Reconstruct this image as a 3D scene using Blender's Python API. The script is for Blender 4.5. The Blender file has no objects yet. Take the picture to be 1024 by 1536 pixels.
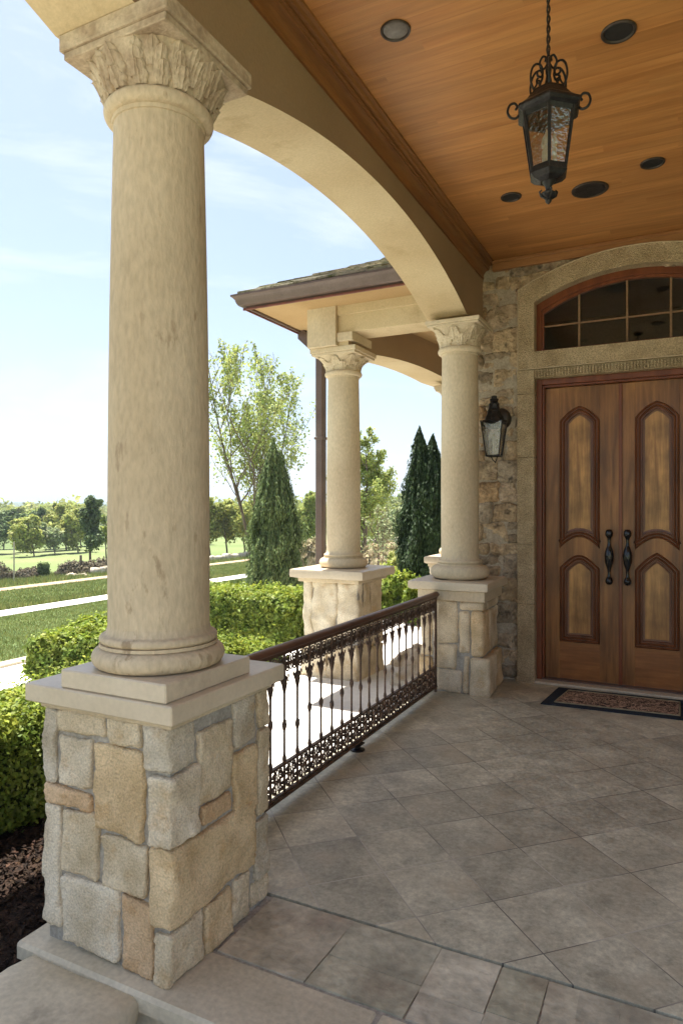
import bpy, math, random
import numpy as np
from mathutils import Vector, noise as mn
R=math.radians; PI=math.pi
sc=bpy.context.scene; COL=sc.collection
rnd=random.Random(7)
# ---------------------------------------------------------------- camera
cam=bpy.data.cameras.new('camera'); co=bpy.data.objects.new('camera',cam); COL.objects.link(co); sc.camera=co
co.location=(0,0,1.6); co.rotation_euler=(R(90),0,R(26.77))
cam.sensor_fit='VERTICAL'; cam.sensor_height=36; cam.sensor_width=24
cam.lens=1013.2/1536*36; cam.shift_y=-5.6/1536; cam.clip_start=.05; cam.clip_end=20000
# ---------------------------------------------------------------- light
SUN_EL=R(72); SUN_AZ=math.atan2(-.93,.36)      # azimuth from +Y towards +X
world=bpy.data.worlds.new('World'); sc.world=world; world.use_nodes=True
wn=world.node_tree; wn.nodes.clear()
def N(t,ty,**k):
    n=t.nodes.new(ty)
    for a,b in k.items(): setattr(n,a,b)
    return n
wo=N(wn,'ShaderNodeOutputWorld'); wb=N(wn,'ShaderNodeBackground'); sky=N(wn,'ShaderNodeTexSky',sky_type='NISHITA')
sky.sun_disc=False; sky.sun_elevation=SUN_EL; sky.sun_rotation=SUN_AZ; sky.altitude=100; sky.air_density=1.0; sky.dust_density=1.6; sky.ozone_density=2.0
tc=N(wn,'ShaderNodeTexCoord'); mp=N(wn,'ShaderNodeMapping'); mp.inputs['Scale'].default_value=(1.6,1.6,6.5); mp.inputs['Location'].default_value=(.3,.8,.25)
wn.links.new(tc.outputs['Generated'],mp.inputs[0])
nz=N(wn,'ShaderNodeTexNoise'); nz.inputs['Scale'].default_value=1.7; nz.inputs['Detail'].default_value=9; nz.inputs['Roughness'].default_value=.6
if 'Distortion' in nz.inputs: nz.inputs['Distortion'].default_value=.5
wn.links.new(mp.outputs[0],nz.inputs['Vector'])
cr=N(wn,'ShaderNodeValToRGB'); cr.color_ramp.elements[0].position=.5; cr.color_ramp.elements[1].position=.82
cr.color_ramp.elements[1].color=(.62,.62,.62,1); cr.color_ramp.elements[0].color=(.15,.15,.15,1)
wn.links.new(nz.outputs[0],cr.inputs[0])
mx=N(wn,'ShaderNodeMix',data_type='RGBA'); mx.inputs[7].default_value=(6.4,6.4,6.3,1)
wn.links.new(cr.outputs[0],mx.inputs[0]); wn.links.new(sky.outputs[0],mx.inputs[6]); wn.links.new(mx.outputs[2],wb.inputs[0])
wb.inputs[1].default_value=.07; wn.links.new(wb.outputs[0],wo.inputs[0])
sl=bpy.data.lights.new('sun','SUN'); sl.energy=5.0; sl.angle=R(.55); sl.color=(1,.95,.86)
so=bpy.data.objects.new('sun',sl); COL.objects.link(so)
SD=Vector((-.93*math.cos(SUN_EL),.36*math.cos(SUN_EL),math.sin(SUN_EL))).normalized()
so.rotation_euler=(-SD).to_track_quat('-Z','Y').to_euler(); so.location=(-8,2,12)
sc.view_settings.view_transform='Standard'; sc.view_settings.look='None'; sc.view_settings.exposure=1.55; sc.view_settings.gamma=1
sc.cycles.max_bounces=10; sc.cycles.diffuse_bounces=6; sc.cycles.transparent_max_bounces=12
sc.cycles.sample_clamp_indirect=6
# ---------------------------------------------------------------- materials
MATS={}
def mat(name,c1,c2,scale=5,rough=.8,bump=.3,bscale=40,c3=None,stretch=(1,1,1),tint=False,spec=.3,fine=.12,detail=6,bdist=.01,trans=0,metal=0,vor=0,lo=.35,hi=.68,c3pos=(.6,.72),c3scale=.6):
    m=bpy.data.materials.new(name); m.use_nodes=True; t=m.node_tree; t.nodes.clear(); L=t.links.new
    out=N(t,'ShaderNodeOutputMaterial'); p=N(t,'ShaderNodeBsdfPrincipled'); p.inputs['Roughness'].default_value=rough
    p.inputs['Specular IOR Level'].default_value=spec; p.inputs['Metallic'].default_value=metal
    tc=N(t,'ShaderNodeTexCoord'); mp=N(t,'ShaderNodeMapping'); mp.inputs['Scale'].default_value=stretch; L(tc.outputs['Object'],mp.inputs[0])
    n1=N(t,'ShaderNodeTexNoise'); n1.inputs['Scale'].default_value=scale; n1.inputs['Detail'].default_value=detail; L(mp.outputs[0],n1.inputs['Vector'])
    r=N(t,'ShaderNodeValToRGB'); r.color_ramp.elements[0].position=lo; r.color_ramp.elements[1].position=hi
    r.color_ramp.elements[0].color=(*c1,1); r.color_ramp.elements[1].color=(*c2,1); L(n1.outputs[0],r.inputs[0]); col=r.outputs[0]
    if c3:
        n3=N(t,'ShaderNodeTexNoise'); n3.inputs['Scale'].default_value=scale*c3scale; n3.inputs['Detail'].default_value=5; n3.inputs['Roughness'].default_value=.65; L(mp.outputs[0],n3.inputs['Vector'])
        r3=N(t,'ShaderNodeValToRGB'); r3.color_ramp.elements[0].position=c3pos[0]; r3.color_ramp.elements[1].position=c3pos[1]; L(n3.outputs[0],r3.inputs[0])
        m3=N(t,'ShaderNodeMix',data_type='RGBA'); L(r3.outputs[0],m3.inputs[0]); L(col,m3.inputs[6]); m3.inputs[7].default_value=(*c3,1); col=m3.outputs[2]
    n2=N(t,'ShaderNodeTexNoise'); n2.inputs['Scale'].default_value=bscale; n2.inputs['Detail'].default_value=5; L(mp.outputs[0],n2.inputs['Vector'])
    mr=N(t,'ShaderNodeMapRange'); mr.inputs[1].default_value=.3; mr.inputs[2].default_value=.7; mr.inputs[3].default_value=1-fine; mr.inputs[4].default_value=1+fine; L(n2.outputs[0],mr.inputs[0])
    mm=N(t,'ShaderNodeMix',data_type='RGBA',blend_type='MULTIPLY'); mm.inputs[0].default_value=1; L(col,mm.inputs[6]); L(mr.outputs[0],mm.inputs[7]); col=mm.outputs[2]
    if tint:
        at=N(t,'ShaderNodeAttribute',attribute_name='tint'); m4=N(t,'ShaderNodeMix',data_type='RGBA',blend_type='MULTIPLY'); m4.inputs[0].default_value=1
        L(col,m4.inputs[6]); L(at.outputs['Color'],m4.inputs[7]); col=m4.outputs[2]
    L(col,p.inputs['Base Color'])
    if bump:
        b=N(t,'ShaderNodeBump'); b.inputs['Strength'].default_value=bump; b.inputs['Distance'].default_value=bdist; h=n2.outputs[0]
        if vor:
            v=N(t,'ShaderNodeTexVoronoi'); v.inputs['Scale'].default_value=vor; L(mp.outputs[0],v.inputs['Vector'])
            ma=N(t,'ShaderNodeMath',operation='ADD'); L(h,ma.inputs[0]); L(v.outputs['Distance'],ma.inputs[1]); h=ma.outputs[0]
        L(h,b.inputs['Height']); L(b.outputs[0],p.inputs['Normal'])
    sh=p.outputs[0]
    if trans:
        tr=N(t,'ShaderNodeBsdfTranslucent'); L(col,tr.inputs[0]); ms=N(t,'ShaderNodeMixShader'); ms.inputs[0].default_value=trans; L(p.outputs[0],ms.inputs[1]); L(tr.outputs[0],ms.inputs[2]); sh=ms.outputs[0]
    L(sh,out.inputs[0]); MATS[name]=m; return m
LIME=mat('limestone',(.54,.435,.295),(.66,.56,.40),2.6,.82,.35,60,c3=(.42,.33,.22),fine=.1,stretch=(1,1,.55),c3pos=(.62,.78),c3scale=3)
SHAFT=mat('cast_stone',(.49,.385,.25),(.61,.50,.35),2.6,.8,.45,60,c3=(.385,.29,.185),fine=.12,stretch=(1,1,.38),c3pos=(.61,.68),c3scale=5)
CARVE=mat('carved_stone',(.36,.27,.18),(.54,.44,.31),11,.85,.4,70,fine=.16)
CARVEL=mat('carved_pale_stone',(.50,.40,.27),(.62,.52,.37),9,.85,.3,70,fine=.12)
CAP=mat('cap_stone',(.56,.465,.335),(.66,.56,.42),3,.38,.1,50,spec=.45,fine=.05,c3=(.44,.35,.25),c3pos=(.6,.8),c3scale=2)
STUCCO=mat('stucco',(.52,.40,.235),(.62,.505,.32),1.5,.88,.22,70,c3=(.42,.31,.17),fine=.08,c3pos=(.58,.8),c3scale=2.5)
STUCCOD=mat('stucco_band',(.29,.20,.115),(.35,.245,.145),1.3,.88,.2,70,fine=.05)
STONE=mat('rubble',(.52,.44,.325),(.74,.67,.56),6,.88,.8,130,c3=(.50,.34,.18),tint=True,fine=.22,bdist=.010,c3pos=(.55,.80),c3scale=1.3)
MORTAR=mat('mortar',(.34,.31,.265),(.44,.405,.35),12,.95,.6,80,fine=.2)
WALLST=mat('wall_rubble',(.33,.265,.19),(.58,.48,.36),9,.9,1,40,c3=(.11,.09,.07),tint=True,fine=.26,bdist=.02,vor=14,c3pos=(.56,.72),c3scale=1.1)
HAMMER=mat('hammered_stone',(.44,.33,.195),(.60,.47,.295),6,.9,1,110,fine=.3,bdist=.012,vor=120)
RIM=mat('pale_arris',(.46,.36,.23),(.54,.43,.29),8,.8,.2,60)
IRON=mat('black_iron',(.012,.011,.012),(.03,.027,.026),18,.42,.3,90,spec=.5,metal=.35,fine=.3)
RUSTI=mat('bronze_iron',(.07,.042,.028),(.15,.092,.06),14,.5,.3,90,spec=.5,metal=.4,fine=.3)
RAILW=mat('handrail_brown',(.10,.045,.028),(.16,.075,.045),9,.35,.15,60,spec=.5,stretch=(1,.12,1))
GUT=mat('gutter_brown',(.10,.065,.052),(.135,.09,.072),6,.42,.08,60,spec=.5)
SLATE=mat('mossy_slate',(.22,.20,.155),(.40,.37,.29),6,.85,.7,40,c3=(.09,.10,.04),tint=True,fine=.25,stretch=(1,1,1),c3pos=(.5,.62),c3scale=1.4)
PAVE=mat('pale_paving',(.66,.63,.58),(.78,.755,.71),2.5,.85,.15,30,fine=.06)
KERB=mat('kerb_stone',(.48,.41,.31),(.58,.51,.4),3,.85,.3,40)
STEP=mat('step_stone',(.52,.455,.335),(.64,.565,.43),4,.75,.25,50,c3=(.2,.17,.13),fine=.12,c3pos=(.58,.75))
MULCH=mat('bark_mulch',(.016,.009,.006),(.05,.028,.018),26,.95,1,60,fine=.4,bdist=.03,tint=True)
LAWN=mat('lawn_grass',(.08,.12,.035),(.13,.175,.06),1.2,.95,.6,45,c3=(.14,.19,.06),fine=.22,c3pos=(.5,.75),c3scale=.15)
GREEN=mat('mown_green',(.13,.175,.055),(.19,.225,.085),.12,.95,.2,8,fine=.1,c3=(.20,.22,.10),c3scale=.4,c3pos=(.5,.7))
DIRT=mat('dirt_path',(.34,.24,.15),(.46,.35,.24),3,.95,.4,30,fine=.2)
BLADE=mat('grass_blades',(.15,.20,.055),(.25,.30,.10),2,.8,0,20,tint=True,trans=.35)
HEDGE=mat('hedge_leaf',(.12,.19,.032),(.25,.31,.052),7,.55,0,20,tint=True,trans=.4)
HCORE=mat('hedge_dark_core',(.03,.045,.012),(.05,.07,.02),9,.95,.6,40)
CYP=mat('juniper_leaf',(.12,.17,.065),(.20,.26,.10),4,.7,0,20,tint=True,trans=.3)
CYPD=mat('dark_cypress_leaf',(.02,.042,.015),(.045,.08,.025),4,.7,0,20,tint=True,trans=.2)
LEAF=mat('spring_leaf',(.30,.36,.10),(.44,.49,.16),5,.6,0,20,tint=True,trans=.45)
LEAFO=mat('olive_leaf',(.30,.34,.09),(.44,.46,.14),5,.65,0,20,tint=True,trans=.35)
LEAFG=mat('grey_leaf',(.27,.32,.17),(.40,.45,.26),5,.65,0,20,tint=True,trans=.35)
LEAFD=mat('dark_leaf',(.11,.16,.065),(.17,.23,.10),5,.65,0,20,tint=True,trans=.3)
DRYG=mat('dry_grass',(.36,.31,.19),(.48,.42,.28),5,.8,0,20,tint=True,trans=.35)
SCRUB=mat('scrub_leaf',(.13,.11,.075),(.22,.19,.13),5,.8,0,20,tint=True,trans=.25)
BARK=mat('bark',(.12,.085,.06),(.22,.17,.125),9,.9,.6,60,stretch=(1,1,.3))
HILL=mat('hill_woods',(.045,.075,.05),(.09,.12,.07),.004,.95,0,.02)
WOODP=mat('weathered_post',(.14,.11,.075),(.24,.20,.14),8,.9,.4,50,stretch=(1,1,.2))
CROWN=mat('stained_moulding',(.19,.078,.026),(.29,.13,.042),3,.4,.15,40,stretch=(6,.5,6),spec=.4)
FASC=mat('stained_fascia',(.25,.105,.035),(.35,.165,.06),2.5,.45,.12,40,stretch=(.5,4,6),spec=.4)
FRAMEW=mat('door_frame_wood',(.13,.034,.012),(.20,.058,.020),3,.32,.15,40,stretch=(5,5,.4),spec=.45)
MUNT=mat('muntin_wood',(.22,.13,.07),(.3,.18,.10),4,.5,.1,40)
DARK=mat('dark_void',(.012,.011,.010),(.02,.018,.016),4,.7,.1,30)
ROOMW=mat('hall_plaster',(.10,.075,.05),(.13,.10,.07),2,.9,.05,30)
LAMPI=mat('trim_bronze',(.035,.027,.02),(.06,.045,.035),8,.45,.1,60,spec=.5,metal=.3)
LENS=mat('lamp_lens',(.10,.085,.07),(.14,.12,.10),8,.25,.1,60,spec=.5)
NAVY=mat('mat_border',(.016,.022,.032),(.026,.034,.046),9,.95,.6,120,fine=.3)
BRASSY=mat('pale_candle',(.55,.5,.4),(.65,.6,.5),5,.5,0,30)

def wood(name,c1,c2,axis,scale=1.0,plank=None,rough=.4,dark=(.1,.04,.015),seam=.35,blot=None):
    """long-grained wood; plank=(width, axis index) adds a tint per board and a thin seam"""
    m=bpy.data.materials.new(name); m.use_nodes=True; t=m.node_tree; t.nodes.clear(); L=t.links.new
    out=N(t,'ShaderNodeOutputMaterial'); p=N(t,'ShaderNodeBsdfPrincipled'); p.inputs['Roughness'].default_value=rough; p.inputs['Specular IOR Level'].default_value=.4
    tc=N(t,'ShaderNodeTexCoord'); mp=N(t,'ShaderNodeMapping'); s=[9,9,9]; s[axis]=.7; mp.inputs['Scale'].default_value=[v*scale for v in s]
    L(tc.outputs['Object'],mp.inputs[0]); vec=mp.outputs[0]; sep=N(t,'ShaderNodeSeparateXYZ'); L(tc.outputs['Object'],sep.inputs[0])
    if plank:
        d=N(t,'ShaderNodeMath',operation='DIVIDE'); L(sep.outputs[plank[1]],d.inputs[0]); d.inputs[1].default_value=plank[0]
        fl=N(t,'ShaderNodeMath',operation='FLOOR'); L(d.outputs[0],fl.inputs[0])
        # boards end at staggered butt joints
        wn_=N(t,'ShaderNodeTexWhiteNoise',noise_dimensions='1D'); L(fl.outputs[0],wn_.inputs['W'])
        ml=N(t,'ShaderNodeMath',operation='MULTIPLY_ADD'); L(wn_.outputs[0],ml.inputs[0]); ml.inputs[1].default_value=7; L(sep.outputs[axis],ml.inputs[2])
        dl=N(t,'ShaderNodeMath',operation='DIVIDE'); L(ml.outputs[0],dl.inputs[0]); dl.inputs[1].default_value=1.7
        f2=N(t,'ShaderNodeMath',operation='FLOOR'); L(dl.outputs[0],f2.inputs[0])
        w2=N(t,'ShaderNodeTexWhiteNoise',noise_dimensions='2D'); cb=N(t,'ShaderNodeCombineXYZ'); L(fl.outputs[0],cb.inputs[0]); L(f2.outputs[0],cb.inputs[1]); L(cb.outputs[0],w2.inputs['Vector'])
        ad=N(t,'ShaderNodeVectorMath',operation='MULTIPLY_ADD'); L(w2.outputs['Color'],ad.inputs[0]); ad.inputs[1].default_value=(20,20,20); L(mp.outputs[0],ad.inputs[2]); vec=ad.outputs[0]
    n=N(t,'ShaderNodeTexNoise'); n.inputs['Scale'].default_value=1.0; n.inputs['Detail'].default_value=7; n.inputs['Roughness'].default_value=.62; L(vec,n.inputs['Vector'])
    if 'Distortion' in n.inputs: n.inputs['Distortion'].default_value=.6
    r=N(t,'ShaderNodeValToRGB'); r.color_ramp.elements[0].position=.34; r.color_ramp.elements[1].position=.68; r.color_ramp.elements[0].color=(*c1,1); r.color_ramp.elements[1].color=(*c2,1); L(n.outputs[0],r.inputs[0]); col=r.outputs[0]
    g=N(t,'ShaderNodeTexNoise'); g.inputs['Scale'].default_value=5; g.inputs['Detail'].default_value=6; L(vec,g.inputs['Vector'])
    mr=N(t,'ShaderNodeMapRange'); mr.inputs[1].default_value=.3; mr.inputs[2].default_value=.7; mr.inputs[3].default_value=.86; mr.inputs[4].default_value=1.12; L(g.outputs[0],mr.inputs[0])
    def mul(a,b):
        q=N(t,'ShaderNodeMix',data_type='RGBA',blend_type='MULTIPLY'); q.inputs[0].default_value=1; L(a,q.inputs[6]); L(b,q.inputs[7]); return q.outputs[2]
    col=mul(col,mr.outputs[0])
    if blot:
        bn=N(t,'ShaderNodeTexNoise'); bn.inputs['Scale'].default_value=blot; bn.inputs['Detail'].default_value=4; L(tc.outputs['Object'],bn.inputs['Vector'])
        b2=N(t,'ShaderNodeMapRange'); b2.inputs[1].default_value=.35; b2.inputs[2].default_value=.65; b2.inputs[3].default_value=.70; b2.inputs[4].default_value=1.12; L(bn.outputs[0],b2.inputs[0]); col=mul(col,b2.outputs[0])
    if plank:
        m2=N(t,'ShaderNodeMapRange'); m2.inputs[3].default_value=.88; m2.inputs[4].default_value=1.09; L(w2.outputs[0],m2.inputs[0]); col=mul(col,m2.outputs[0])
        fr=N(t,'ShaderNodeMath',operation='FRACT'); L(d.outputs[0],fr.inputs[0])
        c_=N(t,'ShaderNodeMath',operation='COMPARE'); L(fr.outputs[0],c_.inputs[0]); c_.inputs[1].default_value=0; c_.inputs[2].default_value=.018
        s2=N(t,'ShaderNodeMath',operation='MULTIPLY'); L(c_.outputs[0],s2.inputs[0]); s2.inputs[1].default_value=seam
        q=N(t,'ShaderNodeMix',data_type='RGBA'); L(s2.outputs[0],q.inputs[0]); L(col,q.inputs[6]); q.inputs[7].default_value=(*dark,1); col=q.outputs[2]
    L(col,p.inputs['Base Color'])
    b=N(t,'ShaderNodeBump'); b.inputs['Strength'].default_value=.12; b.inputs['Distance'].default_value=.004; L(g.outputs[0],b.inputs['Height']); L(b.outputs[0],p.inputs['Normal'])
    L(p.outputs[0],out.inputs[0]); return m
CEILW=wood('ceiling_boards',(.37,.155,.044),(.50,.235,.074),0,.9,plank=(.085,1),rough=.42,seam=.45)
DOORW=wood('door_oak',(.15,.058,.017),(.38,.17,.052),2,1.4,rough=.3,blot=1.6)
PANELW=wood('door_panel_oak',(.19,.082,.025),(.52,.275,.088),2,1.6,rough=.28,blot=6)
RAILWD=wood('door_rail_oak',(.20,.07,.02),(.40,.165,.05),0,1.1,rough=.3,blot=3)
MOULDW=mat('door_moulding',(.11,.037,.015),(.18,.066,.027),4,.28,.15,40,stretch=(4,4,.6),spec=.45)

def tilefloor():
    m=bpy.data.materials.new('diagonal_slate_tile'); m.use_nodes=True; t=m.node_tree; t.nodes.clear(); L=t.links.new
    out=N(t,'ShaderNodeOutputMaterial'); p=N(t,'ShaderNodeBsdfPrincipled'); p.inputs['Specular IOR Level'].default_value=.35
    tc=N(t,'ShaderNodeTexCoord')
    def grid(rot,w,h,loc,off,mort,smooth):
        mp=N(t,'ShaderNodeMapping',vector_type='TEXTURE'); mp.inputs['Rotation'].default_value=(0,0,rot); mp.inputs['Location'].default_value=loc
        L(tc.outputs['Object'],mp.inputs[0])
        b=N(t,'ShaderNodeTexBrick'); b.offset=off; b.offset_frequency=2; b.squash=1; b.inputs['Scale'].default_value=1; b.inputs['Brick Width'].default_value=w; b.inputs['Row Height'].default_value=h
        b.inputs['Mortar Size'].default_value=mort; b.inputs['Mortar Smooth'].default_value=smooth; b.inputs['Bias'].default_value=0
        b.inputs['Color1'].default_value=(0,0,0,1); b.inputs['Color2'].default_value=(1,1,1,1); b.inputs['Mortar'].default_value=(.5,.5,.5,1); L(mp.outputs[0],b.inputs['Vector']); return b
    b=grid(R(45),.342,.342,(-.93,2.976,0),0,.0028,.3)
    n=N(t,'ShaderNodeTexNoise'); n.inputs['Scale'].default_value=2.6; n.inputs['Detail'].default_value=9; n.inputs['Roughness'].default_value=.65; L(tc.outputs['Object'],n.inputs['Vector'])
    ad=N(t,'ShaderNodeVectorMath',operation='MULTIPLY_ADD'); L(b.outputs[0],ad.inputs[0]); ad.inputs[1].default_value=(9,9,9); L(tc.outputs['Object'],ad.inputs[2])
    n2=N(t,'ShaderNodeTexNoise'); n2.inputs['Scale'].default_value=6; n2.inputs['Detail'].default_value=8; n2.inputs['Roughness'].default_value=.7; L(ad.outputs[0],n2.inputs['Vector'])
    r=N(t,'ShaderNodeValToRGB'); e=r.color_ramp.elements; e[0].position=.3; e[0].color=(.34,.315,.235,1); e[1].position=.72; e[1].color=(.66,.62,.475,1); q=e.new(.5); q.color=(.51,.475,.36,1); L(n2.outputs[0],r.inputs[0])
    r2=N(t,'ShaderNodeMapRange'); r2.inputs[1].default_value=.3; r2.inputs[2].default_value=.7; r2.inputs[3].default_value=.78; r2.inputs[4].default_value=1.2; L(n.outputs[0],r2.inputs[0])
    r3=N(t,'ShaderNodeMapRange'); r3.inputs[3].default_value=.80; r3.inputs[4].default_value=1.12; L(b.outputs[0],r3.inputs[0])
    def mul(a,c):
        q=N(t,'ShaderNodeMix',data_type='RGBA',blend_type='MULTIPLY'); q.inputs[0].default_value=1; L(a,q.inputs[6]); L(c,q.inputs[7]); return q.outputs[2]
    col=mul(mul(r.outputs[0],r2.outputs[0]),r3.outputs[0])
    nf=N(t,'ShaderNodeTexNoise'); nf.inputs['Scale'].default_value=42; nf.inputs['Detail'].default_value=8; nf.inputs['Roughness'].default_value=.75; L(ad.outputs[0],nf.inputs['Vector'])
    rf=N(t,'ShaderNodeMapRange'); rf.inputs[1].default_value=.3; rf.inputs[2].default_value=.7; rf.inputs[3].default_value=.66; rf.inputs[4].default_value=1.24; L(nf.outputs[0],rf.inputs[0]); col=mul(col,rf.outputs[0])
    # rusty cleft stains
    n4=N(t,'ShaderNodeTexNoise'); n4.inputs['Scale'].default_value=3.4; n4.inputs['Detail'].default_value=6; L(ad.outputs[0],n4.inputs['Vector'])
    r4=N(t,'ShaderNodeValToRGB'); r4.color_ramp.elements[0].position=.52; r4.color_ramp.elements[1].position=.72; r4.color_ramp.elements[1].color=(.6,.6,.6,1); L(n4.outputs[0],r4.inputs[0])
    q=N(t,'ShaderNodeMix',data_type='RGBA'); L(r4.outputs[0],q.inputs[0]); L(col,q.inputs[6]); q.inputs[7].default_value=(.46,.385,.27,1); col=q.outputs[2]
    # joint: thin, here and there pale, here and there dark
    nj=N(t,'ShaderNodeTexNoise'); nj.inputs['Scale'].default_value=1.3; L(tc.outputs['Object'],nj.inputs['Vector'])
    rj=N(t,'ShaderNodeValToRGB'); rj.color_ramp.elements[0].position=.47; rj.color_ramp.elements[1].position=.56; rj.color_ramp.elements[0].color=(.17,.155,.13,1); rj.color_ramp.elements[1].color=(.52,.48,.40,1); L(nj.outputs[0],rj.inputs[0])
    q=N(t,'ShaderNodeMix',data_type='RGBA'); L(b.outputs['Fac'],q.inputs[0]); L(col,q.inputs[6]); L(rj.outputs[0],q.inputs[7]); col=q.outputs[2]
    L(col,p.inputs['Base Color'])
    rr=N(t,'ShaderNodeMapRange'); rr.inputs[1].default_value=.3; rr.inputs[2].default_value=.7; rr.inputs[3].default_value=.34; rr.inputs[4].default_value=.60; L(n2.outputs[0],rr.inputs[0]); L(rr.outputs[0],p.inputs['Roughness'])
    h0=N(t,'ShaderNodeMath',operation='MULTIPLY_ADD'); L(nf.outputs[0],h0.inputs[0]); h0.inputs[1].default_value=.5; L(n2.outputs[0],h0.inputs[2])
    hs=N(t,'ShaderNodeMath',operation='SUBTRACT'); L(h0.outputs[0],hs.inputs[0]); L(b.outputs['Fac'],hs.inputs[1])
    bp=N(t,'ShaderNodeBump'); bp.inputs['Strength'].default_value=.6; bp.inputs['Distance'].default_value=.007; L(hs.outputs[0],bp.inputs['Height']); L(bp.outputs[0],p.inputs['Normal'])
    L(p.outputs[0],out.inputs[0]); return m
TILE=tilefloor()
FLAG=mat('flagstone',(.38,.355,.265),(.66,.62,.475),5,.62,.7,26,c3=(.38,.32,.235),tint=True,fine=.2,bdist=.012,c3pos=(.5,.7),c3scale=.7,spec=.35,detail=9)
def rugpattern():
    m=bpy.data.materials.new('woven_scroll_pattern'); m.use_nodes=True; t=m.node_tree; t.nodes.clear(); L=t.links.new
    out=N(t,'ShaderNodeOutputMaterial'); p=N(t,'ShaderNodeBsdfPrincipled'); p.inputs['Roughness'].default_value=.95
    tc=N(t,'ShaderNodeTexCoord'); n=N(t,'ShaderNodeTexNoise'); n.inputs['Scale'].default_value=13; n.inputs['Detail'].default_value=2.5; L(tc.outputs['Object'],n.inputs['Vector'])
    if 'Distortion' in n.inputs: n.inputs['Distortion'].default_value=2.2
    r=N(t,'ShaderNodeValToRGB'); r.color_ramp.interpolation='CONSTANT'; e=r.color_ramp.elements; e[0].color=(.03,.018,.012,1); e[0].position=0
    e[1].position=.44; e[1].color=(.48,.31,.20,1); a=e.new(.5); a.color=(.06,.03,.02,1); a=e.new(.56); a.color=(.52,.36,.25,1); a=e.new(.66); a.color=(.14,.06,.04,1)
    L(n.outputs[0],r.inputs[0]); L(r.outputs[0],p.inputs['Base Color'])
    n2=N(t,'ShaderNodeTexNoise'); n2.inputs['Scale'].default_value=220; L(tc.outputs['Object'],n2.inputs['Vector'])
    b=N(t,'ShaderNodeBump'); b.inputs['Strength'].default_value=.5; b.inputs['Distance'].default_value=.004; L(n2.outputs[0],b.inputs['Height']); L(b.outputs[0],p.inputs['Normal'])
    L(p.outputs[0],out.inputs[0]); return m
RUG=rugpattern()
def glass(name,tcol,refl=.12,rough=.03,ripple=0):
    m=bpy.data.materials.new(name); m.use_nodes=True; t=m.node_tree; t.nodes.clear(); L=t.links.new
    out=N(t,'ShaderNodeOutputMaterial'); tr=N(t,'ShaderNodeBsdfTransparent'); tr.inputs[0].default_value=(*tcol,1)
    g=N(t,'ShaderNodeBsdfGlossy'); g.inputs['Roughness'].default_value=rough
    fr=N(t,'ShaderNodeFresnel'); fr.inputs[0].default_value=1.5
    ma=N(t,'ShaderNodeMath',operation='ADD',use_clamp=True); L(fr.outputs[0],ma.inputs[0]); ma.inputs[1].default_value=refl
    ms=N(t,'ShaderNodeMixShader'); L(ma.outputs[0],ms.inputs[0]); L(tr.outputs[0],ms.inputs[1]); L(g.outputs[0],ms.inputs[2]); L(ms.outputs[0],out.inputs[0])
    if ripple:
        tc=N(t,'ShaderNodeTexCoord'); n=N(t,'ShaderNodeTexNoise'); n.inputs['Scale'].default_value=ripple; L(tc.outputs['Object'],n.inputs['Vector'])
        b=N(t,'ShaderNodeBump'); b.inputs['Strength'].default_value=.5; b.inputs['Distance'].default_value=.01; L(n.outputs[0],b.inputs['Height']); L(b.outputs[0],g.inputs['Normal'])
    return m
POL=mat('polished_black_iron',(.008,.008,.009),(.016,.015,.016),18,.16,.1,60,spec=.6,metal=.2)
GLASSW=glass('window_glass',(.8,.82,.8),.02,.01)
GLASSL=glass('rippled_lamp_glass',(.82,.8,.74),.16,.12,60)
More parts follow.
